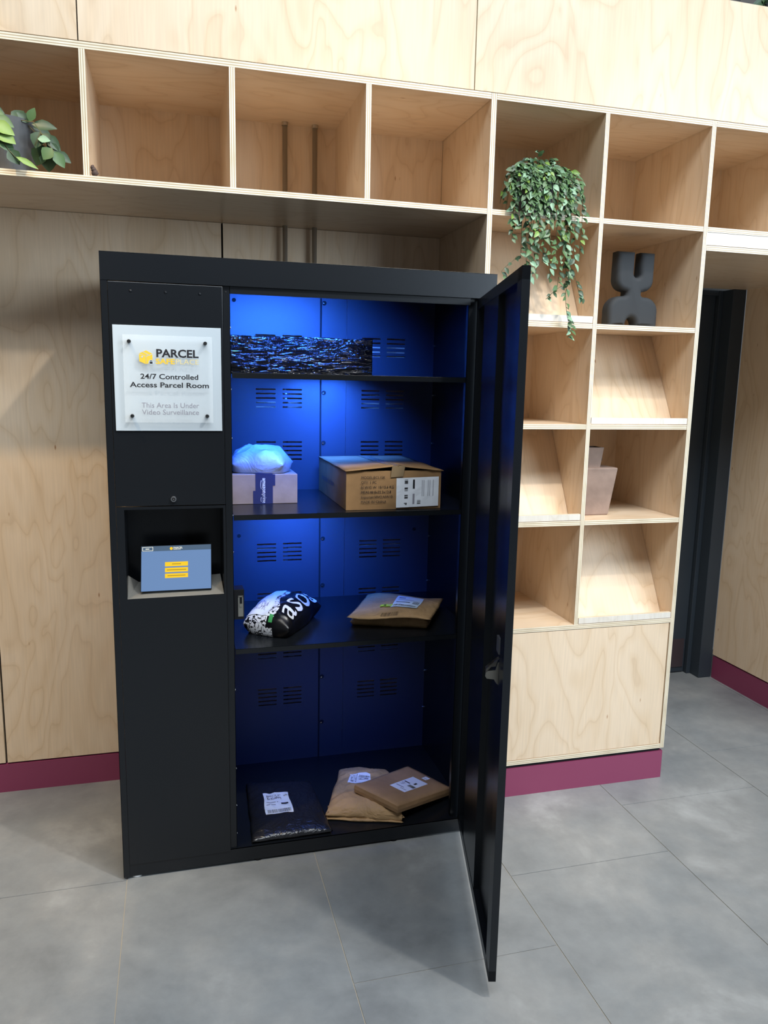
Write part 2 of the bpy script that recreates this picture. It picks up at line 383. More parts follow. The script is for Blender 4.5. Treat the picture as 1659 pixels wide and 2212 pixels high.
# ------------------------------------------------------------------ long overhead shelf (left)
sh = thing('overhead_shelf', 'long birch plywood shelf of open cubes above the locker recess, left of the tall bookcase', 'shelf', ((XL+V3[0])/2, .24, H1[0]))
board('top_board', (XL, V3[0]-.0015, 0, D, *H0), 'z', 'x', sh)
board('bottom_board', (XL, V3[0]-.0015, 0, D, *H1), 'z', 'x', sh)
for x0, x1 in ((-1.7660, -1.7490), (-1.3442, -1.3272), V0, V1, V2):
    board('divider', (x0, x1, .0005, D, H1[1], H0[0]), 'x', 'z', sh)
board('back_panel', (XL, V3[0]-.0015, D, D+.015, H1[0], H0[1]), 'y', 'z', sh)

# ------------------------------------------------------------------ tall bookcase
bc = thing('bookcase', 'tall two-column birch plywood bookcase on a burgundy plinth, right of the locker', 'bookcase', ((V3[0]+V5[1])/2, .24, 0))
board('side_panel', (*V3, 0, D, H6[0], H0[1]), 'x', 'z', bc)
board('side_panel', (*V5, 0, D, H6[0], H0[1]), 'x', 'z', bc)
board('divider', (*V4, .0005, D, H5[1], H0[0]), 'x', 'z', bc)
board('top_board', (V3[1]+.001, V5[0]-.001, 0, D, *H0), 'z', 'x', bc)
for a, b in ((V3[1]+.001, V4[0]-.001), (V4[1]+.001, V5[0]-.001)):
    for z in (H1, S2, S3, S4):
        board('shelf', (a, b, .001, D, *z), 'z', 'x', bc)
board('shelf', (V3[1]+.001, V5[0]-.001, 0, D, *H5), 'z', 'x', bc)
board('bottom_board', (V3[1]+.001, V5[0]-.001, 0, D, *H6), 'z', 'x', bc)
board('back_panel', (V3[0], V5[1], D, D+.015, H6[0], H0[1]), 'y', 'z', bc)
board('cabinet_door', (V3[1]+.003, V5[0]-.006, .0015, .019, H6[1]+.002, H5[0]-.003), 'y', 'z', bc)
bm = B(); box(bm, V3[0]+.002, V5[1]-.001, .004, .024, 0, .1165); box(bm, V5[1]-.019, V5[1]-.001, .024, D, 0, .1165); box(bm, V3[0]+.002, V3[0]+.02, .024, D, 0, .1165)
obj('plinth', bm, BURG, bc)
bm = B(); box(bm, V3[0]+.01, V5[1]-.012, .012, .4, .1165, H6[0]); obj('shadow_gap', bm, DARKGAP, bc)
for a, b, lo, hi in ((V3[1], V4[0], S2, H1), (V3[1], V4[0], S4, S3), (V4[1], V5[0], S3, S2), (V4[1], V5[0], H5, S4)):
    bm = B()
    # sloping display board: leans back from the lip to the shelf above
    y0, y1, z0, z1 = .014, .276, lo[1]+.0005, hi[0]-.0005
    y0 = y1 - (z1-z0)/1.86
    t = Vector((0, .86, -.5))*.012; ox, oy = random.uniform(0, 40), random.uniform(0, 40)
    A = [Vector((a+.001, y0, z0)), Vector((b-.001, y0, z0)), Vector((b-.001, y1, z1)), Vector((a+.001, y1, z1))]
    Ln = (A[2]-A[1]).length
    quad(bm, A, 0, [(A[0].x+ox, oy), (A[1].x+ox, oy), (A[2].x+ox, oy+Ln), (A[3].x+ox, oy+Ln)])
    A2 = [p+t for p in A]; A2[0].z = A2[1].z = z0
    quad(bm, A2[::-1], 0)
    for i in range(4): quad(bm, [A[i], A2[i], A2[(i+1) % 4], A[(i+1) % 4]][::-1], 1)
    obj('display_board', bm, [PLY, EDGE], bc)
    board('lip', (a+.002, b-.003, -.0005, .0125, lo[1]+.0022, lo[1]+.0250), 'y', 'z', bc)
# small overhead shelf over the passage
os_ = thing('overhead_shelf', 'short birch plywood open shelf bridging the dark doorway at right', 'shelf', ((V5[1]+XR)/2, .24, H1[0]))
board('top_board', (V5[1]+.001, 2.35, 0, D, *H0), 'z', 'x', os_)
board('bottom_board', (V5[1]+.001, 2.35, 0, D, *H1), 'z', 'x', os_)
board('fascia', (V5[1]+.001, 2.35, .0015, .017, 2.0958, H1[0]-.001), 'y', 'z', os_)
board('lower_edge', (V5[1]+.001, 2.35, 0, .012, 2.0756, 2.0936), 'z', 'x', os_)
board('back_panel', (V5[1]+.001, 2.35, D, D+.015, H1[0], H0[1]), 'y', 'z', os_)
board('divider', (1.6130, 1.6300, .0005, D, H1[1], H0[0]), 'x', 'z', os_)
board('end_panel', (XR+.03, XR+.047, .0005, D, H1[1], H0[0]), 'x', 'z', os_)

# ------------------------------------------------------------------ steel rods behind the locker
for k, (x, lab) in enumerate(((-.2700, 'left one of the two vertical steel rods behind the locker, rising into the cubes'), (-.1600, 'right one of the two vertical steel rods behind the locker, rising into the cubes'))):
    bm = B(); cyl(bm, (x, .452, .0), (x, .452, H0[0]-.0005), .0095, n=28)
    ring(bm, (x, .452, H0[0]-.012), (0, 0, 1), .0115, .0095, .0115, mi=0)
    tag(obj('steel_rod', bm, STEEL, base=(x, .452, 0)), lab, 'rod', 'steel rods behind the locker')

# ------------------------------------------------------------------ parcel locker
LX0, LX1, LY, LZ = -.8754, .3148, -.181, 1.9222
lk = thing('parcel_locker', 'tall black metal parcel locker with blue-lit shelves and its door open', 'locker', ((LX0+LX1)/2, .1, 0))
bm = B()
box(bm, LX0, LX0+.0012, LY, .39, .008, LZ-.01)           # left side skin
box(bm, LX0, LX0+.0185, LY, LY+.0012, .008, 1.845)        # left front flange
box(bm, LX1-.0012, LX1, LY, .39, .008, LZ-.01)            # right side skin
box(bm, LX0, LX1, .388, .39, .008, 1.91, 0) if False else None
box(bm, LX0+.001, LX1-.001, LY+.003, LY+.0045, .008, .0555)   # base strip front
box(bm, LX0+.001, LX1-.001, LY+.003, .388, .0535, .0555)      # bottom sheet
box(bm, -.5395, -.5190, LY+.008, LY+.0092, .055, 1.845)       # mid flange
box(bm, -.5202, -.5190, LY+.008, .386, .055, 1.90)            # partition wall
box(bm, .2300, LX1-.0012, LY+.022, LY+.0235, .0555, 1.845)    # right flange
box(bm, .2300, .2312, LY+.022, LY+.040, .0555, 1.845)
box(bm, .3010, .3022, LY+.03, .386, .0555, 1.90)              # inner right wall
box(bm, LX0+.001, LX1-.001, LY+.002, .388, 1.900, 1.903)      # ceiling sheet
box(bm, -.5190, .2300, LY+.006, LY+.012, 1.8240, 1.8460)      # head rail
obj('body', bm, BLACK, lk)
bm = B(); box(bm, LX0, LX1, LY-.0012, .39, 1.8449, LZ, 0)
hd = obj('header', bm, BLACK, lk, bevel=.0015)
# cut nothing: the header is a closed cap above z 1.8449 only at the front
bm = B()
box(bm, LX0, LX1, LY-.0012, LY+.020, 1.8449, LZ); box(bm, LX0, LX1, LY-.0012, .39, LZ-.002, LZ); box(bm, LX0, LX0+.001, LY, .39, 1.8449, LZ); box(bm, LX1-.001, LX1, LY, .39, 1.8449, LZ)
me = bpy.data.meshes.new('header'); bmesh.ops.translate(bm, verts=bm.verts, vec=-lk.location); bm.to_mesh(me); bm.free(); me.materials.append(BLACK); hd.data = me
for x, lab in ((-.836, 'white'), (-.45, 'dark'), (.02, 'dark'), (.29, 'dark')):
    bm = B(); cyl(bm, (x, LY+.02, 0), (x, LY+.02, .010), .016); obj('foot', bm, mat('foot_white', (225, 225, 225), .5) if lab == 'white' else DARKGAP, lk)

# --- back panel with vents
def cuts(lo, hi, items):
    s = {lo, hi}
    for a, b in items: s.add(a); s.add(b)
    return sorted(s)
rows = [1.7425-.1965*k for k in range(8)]
zz = [(z-.0163*j-.0056, z-.0163*j) for z in rows for j in range(5)]
def vented(x0, x1, cols, name, holes=()):
    bm = B()
    xs = cuts(x0, x1, cols); zs = cuts(.0555, 1.900, zz)
    cs = {(a, b) for a, b in cols}; zset = {(round(a, 5), round(b, 5)) for a, b in zz}
    grid_panel(bm, xs, zs, lambda i, j: 0 <= i < len(xs)-1 and 0 <= j < len(zs)-1 and (xs[i], xs[i+1]) in cs and (round(zs[j], 5), round(zs[j+1], 5)) in zset, .3845, .3865)
    return obj(name, bm, INNER, lk)
vented(-.5190, -.1490, [(-.3890, -.3160), (-.2895, -.2170)], 'back_panel')
vented(-.0468, .3010, [(.0138, .0853), (.1110, .1833)], 'back_panel')
bm = B(); box(bm, -.1425, -.0478, .3835, .3860, .0555, 1.90); obj('back_rib', bm, INNER, lk); bm = B(); box(bm, -.152, -.0475, .3870, .3885, .0555, 1.90); obj('rib_backing', bm, DARKGAP, lk)
for z in (1.863, 1.533, 1.3435, .9688, .781, .4014, .207):
    bm = B(); cyl(bm, (-.1335, .3834, z), (-.1335, .3826, z), .0085, n=18, mi=1); cyl(bm, (-.1370, .3826, z-.001), (-.1370, .3775, z-.001), .0036, .0026, n=12, mi=0)
    obj('screw', bm, [CHROME, DARKGAP], lk)
for z in (1.7202, 1.5297, 1.3418, .9675, .782, .396, .235):
    bm = B(); cyl(bm, (.2990, .374, z), (.2930, .372, z), .0026, n=10); cyl(bm, (.3010, .374, z), (.2990, .374, z), .0042, n=12); obj('screw', bm, CHROME, lk)
for z in (1.829,):
    bm = B(); cyl(bm, (-.5310, LY+.008, z), (-.5310, LY+.0068, z), .0024, n=10); obj('screw', bm, GUN, lk)
for z in (1.728, 1.548, 1.402, 1.165, 1.05, .60, .33, .20, .10, .052):
    bm = B(); cyl(bm, (-.5190, LY+.02, z), (-.5165, LY+.02, z), .0030, n=10); obj('screw', bm, CHROME, lk)
for x, z, m_ in ((-.465, 1.860, 0), (-.457, .9898, 0), (.2489, 1.858, 1), (.2405, .995, 0)):
    bm = B(); cyl(bm, (x, .3844, z), (x, .3838, z), .0072, n=18, mi=m_); ring(bm, (x, .3844, z), (0, -1, 0), .0125, .0085, .0008, mi=2); obj('cable_port', bm, [DARKGAP, CHROME, INNER], lk)

# --- shelves
for z in (1.598, 1.1650, .7330):
    bm = B(); box(bm, -.5150, .3005, -.158, .383, z-.0016, z); box(bm, -.5150, .2990, -.158, -.1565, z-.0165, z); box(bm, -.5150, .2990, .380, .3815, z-.0165, z)
    obj('shelf', bm, BLACK, lk, bevel=.0006)
# --- blue strip lights under the ceiling and the shelves
LED = mat('blue_led', (60, 120, 255), .4, emit=(60, 130, 255), estr=3.0)
for z, p, x0, x1, y, tilt in ((1.8990, 15, -.49, -.12, -.128, 52), (1.5955, 5.2, -.24, -.03, .215, 35), (1.5955, 3.8, -.46, -.10, -.09, 50), (1.1625, 3.0, -.38, -.14, .215, 35), (1.1625, 2.6, -.46, -.0, -.08, 50), (.7305, 1.1, -.40, .10, -.03, 30)):
    bm = B(); box(bm, x0, x1, y-.005, y+.005, z-.004, z-.0005); obj('led_strip', bm, LED, lk)
    l = bpy.data.lights.new('led_strip_light', 'AREA'); l.shape = 'RECTANGLE'; l.size = x1-x0; l.size_y = .012; l.energy = p; l.color = (.028, .155, 1.0); l.spread = math.radians(115 if y > 0 else 95)
    o = bpy.data.objects.new('led_strip_light', l); COL.objects.link(o); o.location = ((x0+x1)/2, y, z-.009); o.rotation_euler = (math.radians(tilt), 0, 0)

# --- left front panels, pocket, screen
bm = B(); box(bm, -.8560, -.5410, LY, LY+.015, 1.2038, 1.8425)
up_ = obj('upper_panel', bm, BLACK, lk, bevel=.0012)
for p in ((-.795, 1.818), (-.70, 1.818), (-.605, 1.818)):
    bm = B(); cyl(bm, (p[0], LY, p[1]), (p[0], LY-.0006, p[1]), .0045, .002, n=16); obj('rivet', bm, BLACK, up_)
bm = B()
cyl(bm, (-.6925, LY, 1.2232), (-.6925, LY-.006, 1.2232), .0088, .0080, n=24); cyl(bm, (-.6925, LY-.006, 1.2232), (-.6925, LY-.0075, 1.2232), .0050, n=20, mi=1); ring(bm, (-.6925, LY-.006, 1.2232), (0, -1, 0), .0078, .0058, .0015)
cyl(bm, (-.6925, LY-.0075, 1.2232), (-.6925, LY-.0082, 1.2232), .0018, n=12)
obj('key_lock', bm, [CHROME, DARKGAP], up_)
bm = B()
pz0, pz1, pxl, pxr = .9220, 1.1930, -.8335, -.5485
xs, zs = [-.8560, pxl, pxr, -.5410], [.0500, pz0, pz1, 1.2012]
grid_panel(bm, xs, zs, lambda i, j: i == 1 and j == 1, LY, LY+.012)
# pocket walls
quad(bm, [(pxl, LY, pz0), (pxl, LY, pz1), (pxl, -.02, pz1), (pxl, -.02, pz0)][::-1]); quad(bm, [(pxr, LY, pz0), (pxr, -.02, pz0), (pxr, -.02, pz1), (pxr, LY, pz1)][::-1])
quad(bm, [(pxl, LY, pz1), (pxr, LY, pz1), (pxr, -.02, pz1), (pxl, -.02, pz1)]); quad(bm, [(pxl, -.02, pz0), (pxl, -.02, pz1), (pxr, -.02, pz1), (pxr, -.02, pz0)])
lp = obj('lower_panel', bm, BLACK, lk)
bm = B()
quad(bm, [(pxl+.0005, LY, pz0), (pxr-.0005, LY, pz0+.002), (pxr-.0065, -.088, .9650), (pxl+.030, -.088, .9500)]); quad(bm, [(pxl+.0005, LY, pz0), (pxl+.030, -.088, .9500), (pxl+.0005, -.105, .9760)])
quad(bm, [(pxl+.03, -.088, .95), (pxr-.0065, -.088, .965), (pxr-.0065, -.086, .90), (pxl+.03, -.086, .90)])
obj('sloped_ledge', bm, mat('ledge_glare_grey', (128, 126, 120), .5, .35), lp)  # light grey paints the downlight's glancing reflection onto the black sheet ledge
# tablet screen
s0 = Vector((-.7944, -.166, .9395)); ex = Vector((.2070, 0, .0002)); ez = Vector((.0035, .040, .1305))
nrm = ex.cross(ez).normalized(); exn, ezn = ex.normalized(), ez.normalized()
bm = B()
sb = [s0-exn*.0015-ezn*.0015, s0+ex+exn*.0015-ezn*.0015, s0+ex+exn*.0015+ez+ezn*.0015, s0+ez-exn*.0015+ezn*.0015]
for lst in ((sb, 0),): quad(bm, [p+nrm*-.0006 for p in sb])
back = [p-nrm*.009 for p in sb]; quad(bm, back[::-1])
for i in range(4): quad(bm, [back[i], back[(i+1) % 4], sb[(i+1) % 4]+nrm*-.0006, sb[i]+nrm*-.0006])
tb = obj('tablet', bm, mat('tablet_black', (10, 10, 12), .25), lp)
def scr(a, b, e): return s0 + ex*a + ez*b + nrm*e
def em(name, rgb, s=1.0): return mat(name, (0, 0, 0), .3, emit=rgb, estr=s)
bm = B()
def sq(a0, a1, b0, b1, e, mi): quad(bm, [scr(a0, b0, e), scr(a1, b0, e), scr(a1, b1, e), scr(a0, b1, e)], mi)
sq(0, 1, 0, .885, .0002, 0); sq(0, 1, .885, 1, .0002, 1)
for a0, a1, b0, b1 in ((.015, .165, .893, .903), (.015, .165, .975, .985), (.015, .022, .893, .985), (.158, .165, .893, .985)): sq(a0, a1, b0, b1, .0005, 2)
sq(.058, .112, .930, .948, .0006, 2)
for b in (.275, .405, .535): sq(.335, .665, b, b+.098, .0004, 3)
for b, a in ((.275, .13), (.405, .14), (.535, .065)): sq(.5-a, .5+a, b+.042, b+.056, .0006, 4)
for i in range(14):
    a, b = 2*PI*i/14, 2*PI*(i+1)/14; c = (.425, .935)
    quad(bm, [scr(c[0], c[1], .0005), scr(c[0]+.022*math.cos(a), c[1]+.034*math.sin(a), .0005), scr(c[0]+.022*math.cos(b), c[1]+.034*math.sin(b), .0005), scr(c[0], c[1], .0005)+Vector((0, 0, 1e-6))], 3)
text(bm, 'PARCEL', .0075, lambda a, b, e: s0+ex*.455+ez*.930+exn*a+ezn*b+nrm*.0006, 2, .02, xscale=1.05)
text(bm, 'SAFEPLACE', .0038, lambda a, b, e: s0+ex*.455+ez*.905+exn*a+ezn*b+nrm*.0006, 2, .02, xscale=1.15)
obj('display', bm, [em('screen_blue', (108, 140, 186)), em('screen_header', (78, 100, 124)), em('screen_white', (250, 250, 235)), em('screen_yellow', (252, 208, 40)), em('screen_brown', (150, 118, 30))], tb)

# --- latch in the left jamb
bm = B(); box(bm, -.5160, -.4840, -.128, -.075, .8220, .9200); lt = obj('electric_latch', bm, mat('latch_body', (26, 26, 30), .35, .3), lk, bevel=.001)
bm = B()
box(bm, -.5030, -.4870, -.1305, -.1285, .8320, .8680); box(bm, -.5030, -.4985, -.1305, -.1285, .868, .8980); box(bm, -.4905, -.4870, -.1305, -.1285, .868, .8980); box(bm, -.5030, -.4870, -.1305, -.1285, .8960, .9000)
box(bm, -.4985, -.4905, -.134, -.129, .866, .874)
obj('latch_plate', bm, mat('latch_nickel', (170, 168, 160), .35, .8), lt)

# --- open door
Hb = Vector((.2530, -.1740, 0)); Ob = Vector((.0650, -.9050, 0)); E_ = (Ob-Hb).normalized(); W_ = Vector((E_.y, -E_.x, 0)); DL = (Ob-Hb).length + .004
dz0, dz1 = .0530, 1.8400
DM = Matrix(((E_.x, W_.x, 0, Hb.x), (E_.y, W_.y, 0, Hb.y), (0, 0, 1, 0), (0, 0, 0, 1)))
dor = thing('d', '', '', (Hb.x, Hb.y, dz0)); COL.objects.unlink(dor); bpy.data.objects.remove(dor)
bm = B()
box(bm, 0, DL, -.0190, -.0178, dz0, dz1, M=DM)
for a, b, c, d in ((0, .030, dz0, dz1), (DL-.055, DL, dz0, dz1), (0, DL, dz0, dz0+.030), (0, DL, dz1-.030, dz1)):
    box(bm, a, b, -.0178, 0, c, d, M=DM)
dor = obj('door', bm, BLACK, lk, base=(Hb.x, Hb.y, dz0))
bm = B(); box(bm, .165, .430, -.0178, -.0010, dz0+.030, dz1-.030, M=DM); obj('stiffener', bm, BLACK, dor)
# hook and handle backing
bm = B()
hu = .690
def hk(pts, t, mi=0):
    a = [DM @ Vector((hu, w_, z)) for w_, z in pts]; b = [DM @ Vector((hu+t, w_, z)) for w_, z in pts]
    quad(bm, a[::-1], mi); quad(bm, b, mi)
    for i in range(len(a)): quad(bm, [a[i], b[i], b[(i+1) % len(a)], a[(i+1) % len(a)]], mi)
prof = [(-.002, .835), (-.002, .895), (.002, .893), (.007, .874), (.026, .872), (.031, .868), (.032, .858), (.028, .852), (.010, .850), (.004, .840)]
hk(prof, -.003)
for i in range(2): hk([(w_*.98, z+.010) for w_, z in prof[1:7]], -.016)
cyl(bm, DM @ Vector((hu-.003, .022, .861)), DM @ Vector((hu-.008, .022, .861)), .0045, n=14)
obj('strike_hook', bm, mat('hook_nickel', (150, 146, 138), .32, .85), dor)
bm = B(); box(bm, .655, .690, -.004, .0012, .915, .955, M=DM); obj('handle_bracket', bm, mat('bracket_grey', (92, 94, 98), .5, .3), dor)
for z in (.0545, 1.8405):
    bm = B(); cyl(bm, (Hb.x+.014, Hb.y-.002, z-.006 if z < 1 else z-.001), (Hb.x+.014, Hb.y-.002, z+.001 if z < 1 else z+.0045), .007, n=16); obj('hinge_pin', bm, GUN, dor)

# ------------------------------------------------------------------ sign on the locker
sg = thing('sign', 'square white and clear acrylic wall sign fixed to the upper left of the locker', 'sign', (-.697, LY, 1.575))
y0 = LY
bm = B(); box(bm, -.8470, -.5475, y0-.0045, y0-.0003, 1.4258, 1.7240); obj('backing_plate', bm, WHITE, sg, bevel=.0005)
bm = B(); box(bm, -.8200, -.5735, y0-.0195, y0-.0155, 1.4505, 1.6972); obj('clear_panel', bm, GLASS, sg, bevel=.0004)
for x, z in ((-.8030, 1.6786), (-.5930, 1.6787), (-.8005, 1.4692), (-.5908, 1.4700)):
    bm = B(); cyl(bm, (x, y0-.0045, z), (x, y0-.0235, z), .0052, n=24); cyl(bm, (x, y0-.0235, z), (x, y0-.0243, z), .0052, .0046, n=24); obj('standoff', bm, GUN, sg)
bm = B(); yt = y0-.0198
fit_text(bm, 'PARCEL', -.7310, -.6137, 1.6372, .0215, yt, 0, .03)
fit_text(bm, 'SAFE', -.7318, -.6790, 1.6180, .0142, yt, 1, .035); fit_text(bm, 'PLACE', -.6775, -.6140, 1.6180, .0142, yt, 2, .0)
obj('logo_lettering', bm, [INK, GOLD, PALEGOLD, GREYINK], sg); bm = B()
fit_text(bm, '24/7 Controlled', -.7752, -.6150, 1.5749, .0143, yt, 0, .018)
fit_text(bm, 'Access Parcel Room', -.8036, -.5840, 1.5512, .0143, yt, 0, .018)
obj('heading_lettering', bm, [INK], sg); bm = B()
fit_text(bm, 'This Area Is Under', -.7740, -.6140, 1.4932, .0145, yt, 3, .0)
fit_text(bm, 'Video Surveillance', -.7735, -.6144, 1.4736, .0145, yt, 3, .0)
obj('notice_lettering', bm, [INK, GOLD, PALEGOLD, GREYINK], sg)
bm = B(); cx, cz, s = -.7585, 1.6355, .0195
def P2(a, b, e=.0003): return Vector((cx+a*s, yt-e, cz+b*s))
quad(bm, [P2(-.93, .44), P2(0, .08), P2(0, -1.0), P2(-.93, -.62)], 0); quad(bm, [P2(.06, .08), P2(.93, .44), P2(.93, -.62), P2(.06, -1.0)], 0)
quad(bm, [P2(-.93, .52), P2(-.02, .16), P2(.93, .52), P2(.06, .98)], 0)
for q in (([(-.45, .72), (-.38, .76), (.42, .36), (.30, .32)]), ([(-.72, .02), (-.5, -.12), (-.40, .02), (-.40, .20)])): quad(bm, [P2(a, b, .0006) for a, b in q], 1)
def disc(a, b, rr, mi, e):
    n = 18; vs = [bm.verts.new(P2(a+rr*math.cos(2*PI*i/n), b+rr*math.sin(2*PI*i/n), e)) for i in range(n)]; f = bm.faces.new(vs[::-1]); f.material_index = mi
disc(.72, -.72, .36, 1, .0007)
quad(bm, [P2(.52, -.92, .001), P2(.92, -.92, .001), P2(.92, -.66, .001), P2(.52, -.66, .001)], 2)
for a0, a1, b0, b1 in ((.58, .64, -.66, -.50), (.80, .86, -.66, -.50), (.58, .86, -.52, -.45)): quad(bm, [P2(a0, b0, .001), P2(a1, b0, .001), P2(a1, b1, .001), P2(a0, b1, .001)], 2)
obj('box_logo', bm, [GOLD, WHITE, INK], sg)

# ------------------------------------------------------------------ parcels
def patch(bm, F, a0, a1, b0, b1, na, nb, off_, mi):
    g_ = [[bm.verts.new(F(a0+(a1-a0)*i/na, b0+(b1-b0)*j/nb) + Vector((0, 0, off_))) for j in range(nb+1)] for i in range(na+1)]
    for i in range(na):
        for j in range(nb):
            f = bm.faces.new((g_[i][j], g_[i+1][j], g_[i+1][j+1], g_[i][j+1])); f.material_index = mi; f.smooth = True
def label_on(F, a0, a1, b0, b1, off_, spec, parent, name='address_label', mat0=None):
    bm = B(); patch(bm, F, a0, a1, b0, b1, 60, 60, off_, 0)
    for (p0, p1, q0, q1, kind) in spec:
        A0, A1, B0, B1 = a0+(a1-a0)*p0, a0+(a1-a0)*p1, b0+(b1-b0)*q0, b0+(b1-b0)*q1
        if kind == 'bar':
            x = A0; 
            while x < A1:
                wv = (a1-a0)*random.choice((.008, .012, .02)); patch(bm, F, x, min(x+wv, A1), B0, B1, 1, 2, off_+.0005, 1); x += wv+(a1-a0)*random.choice((.008, .014, .02))
        elif kind == 'code':
            n = 16; m_ = 5
            for i in range(n):
                for j in range(m_):
                    if random.random() < .5: patch(bm, F, A0+(A1-A0)*i/n, A0+(A1-A0)*(i+1)/n, B0+(B1-B0)*j/m_, B0+(B1-B0)*(j+1)/m_, 1, 1, off_+.0005, 2)
        else: patch(bm, F, A0, A1, B0, B1, 3, 1, off_+.0005, 1 if kind == 'ink' else 2)
    return obj(name, bm, [mat0 or PAPERW, INK, GREYINK], parent)
def cushion(C, z0, edge, H, seed, amp, p=2.6, q=.55, freq=9.0, bot=.4, n=40, tilt=None):
    # C: four corners in the xy-plane (front-left, front-right, back-right, back-left); s,t in 0..1
    def base(s, t):
        a = C[0].lerp(C[1], s); b = C[3].lerp(C[2], s); return a.lerp(b, t)
    def prof(s, t):
        a, b = abs(2*s-1), abs(2*t-1); return max(0.0, (1-a**p)*(1-b**p))**q
    def wr(P, k):
        Q_ = P + Vector((noise.noise(P*7+Vector((seed, 5, 5))), noise.noise(P*7+Vector((5, seed, 5))), 0))*.03
        a_ = seed*1.7; U = Vector((Q_.x*math.cos(a_)+Q_.y*math.sin(a_), (-Q_.x*math.sin(a_)+Q_.y*math.cos(a_))*2.2, 0))
        v = noise.noise(U*freq+Vector((seed, k, 0))); v2 = noise.noise(Q_*freq*2.3+Vector((k, seed, 3))); v3 = noise.noise(Q_*freq*5.5+Vector((k, 3, seed)))
        return (1-2.6*abs(v))*.55+(1-2.6*abs(v2))*.35+(1-2.6*abs(v3))*.08
    def T(s, t):
        b = base(s, t); P = Vector((b.x, b.y, 0)); h = prof(s, t)
        jig = Vector((noise.noise(P*14+Vector((seed, 9, 1))), noise.noise(P*14+Vector((4, seed, 1))), 0))*amp*1.2
        z = z0 + edge + H*h + amp*wr(P, 1)*(.35+.65*h)
        if tilt: z += tilt(b)
        return Vector((b.x, b.y, z)) + jig*(.5+.5*h)
    def Bt(s, t):
        b = base(s, t); P = Vector((b.x, b.y, 0)); h = prof(s, t)
        jig = Vector((noise.noise(P*14+Vector((seed, 9, 1))), noise.noise(P*14+Vector((4, seed, 1))), 0))*amp*1.2
        z = z0 + edge*(1-min(1, h*2.5))
        e = min(s, 1-s, t, 1-t)
        if e < 1e-6: z = T(s, t).z
        elif tilt: z += tilt(b)
        return Vector((b.x, b.y, max(z, z0+.0004) if not tilt else z)) + jig*(.5+.5*h)
    bm = B(); G = [[bm.verts.new(T(i/n, j/n)) for j in range(n+1)] for i in range(n+1)]
    Q = [[G[i][j] if i in (0, n) or j in (0, n) else bm.verts.new(Bt(i/n, j/n)) for j in range(n+1)] for i in range(n+1)]
    for i in range(n):
        for j in range(n):
            f = bm.faces.new((G[i][j], G[i+1][j], G[i+1][j+1], G[i][j+1])); f.smooth = True
            f = bm.faces.new((Q[i][j], Q[i][j+1], Q[i+1][j+1], Q[i+1][j])); f.smooth = True
    return bm, T
def slab(C, z0, h, seed, amp, n=14, tilt=None, round_=.0):
    # boxy packet with crisp but slightly wavy sides
    def base(s, t):
        a = C[0].lerp(C[1], s); b = C[3].lerp(C[2], s); return a.lerp(b, t)
    def T(s, t):
        b = base(s, t); e = min(s, 1-s, t, 1-t)
        z = z0 + h - round_*max(0, 1-e/.07)**2 + amp*noise.noise(Vector((b.x*11+seed, b.y*11, 1)))
        return Vector((b.x, b.y, z + (tilt(b) if tilt else 0)))
    def Bt(s, t):
        b = base(s, t); return Vector((b.x, b.y, z0 + (tilt(b) if tilt else 0)))
    bm = B(); G = [[bm.verts.new(T(i/n, j/n)) for j in range(n+1)] for i in range(n+1)]; Q = [[bm.verts.new(Bt(i/n, j/n)) for j in range(n+1)] for i in range(n+1)]
    for i in range(n):
        for j in range(n):
            f = bm.faces.new((G[i][j], G[i+1][j], G[i+1][j+1], G[i][j+1])); f.smooth = True
            bm.faces.new((Q[i][j], Q[i][j+1], Q[i+1][j+1], Q[i+1][j]))
    rim = [(i, 0) for i in range(n)] + [(n, j) for j in range(n)] + [(n-i, n) for i in range(n)] + [(0, n-j) for j in range(n)]
    ctr = sum((base(a, b) for a, b in ((0, 0), (1, 0), (1, 1), (0, 1))), Vector((0, 0, 0)))/4
    mids = []
    for (i, j) in rim:
        g0, q0 = G[i][j].co, Q[i][j].co; m = (g0+q0)/2; o = (Vector((m.x-ctr.x, m.y-ctr.y, 0))).normalized()
        mids.append(bm.verts.new(m + o*(.002 + amp*1.5*noise.noise(m*40+Vector((seed, 0, 0))))))
    for k in range(len(rim)):
        a, b = rim[k], rim[(k+1) % len(rim)]; ma, mb = mids[k], mids[(k+1) % len(rim)]
        bm.faces.new((Q[a[0]][a[1]], Q[b[0]][b[1]], mb, ma)); bm.faces.new((ma, mb, G[b[0]][b[1]], G[a[0]][a[1]]))
    return bm, T
V = lambda x, y: Vector((x, y, 0))

# black film-wrapped package, top shelf
zt = 1.598
fp = thing('wrapped_package', 'long flat package in shiny black stretch film standing on the top shelf', 'parcel', (-.285, .0, zt))
bm = B(); n, m_ = 120, 26; x0, x1, yf, yb, h = -.512, -.0560, -.055, .030, .1155
def fz(x, z):
    k = min(1, (x1-x)/.03, (z-zt)/.02+.15, (zt+h-z)/.02)
    v = noise.noise(Vector((x*16, 0, z*60))); v2 = noise.noise(Vector((x*45, 3, z*110)))
    return yf + .006*(1-k) - .0012*(1-2*abs(v)) - .0008*(1-2*abs(v2))
G = [[bm.verts.new((x0+(x1-x0)*i/n, fz(x0+(x1-x0)*i/n, zt+h*j/m_), zt+.0005+h*j/m_+.003*noise.noise(Vector((x0+i*.05, j*.3, 1)))*(j == m_))) for j in range(m_+1)] for i in range(n+1)]
for i in range(n):
    for j in range(m_):
        f = bm.faces.new((G[i][j], G[i+1][j], G[i+1][j+1], G[i][j+1])); f.smooth = True
K = [[bm.verts.new((G[i][j].co.x, yb, G[i][j].co.z)) for j in (0, m_)] for i in range(n+1)]
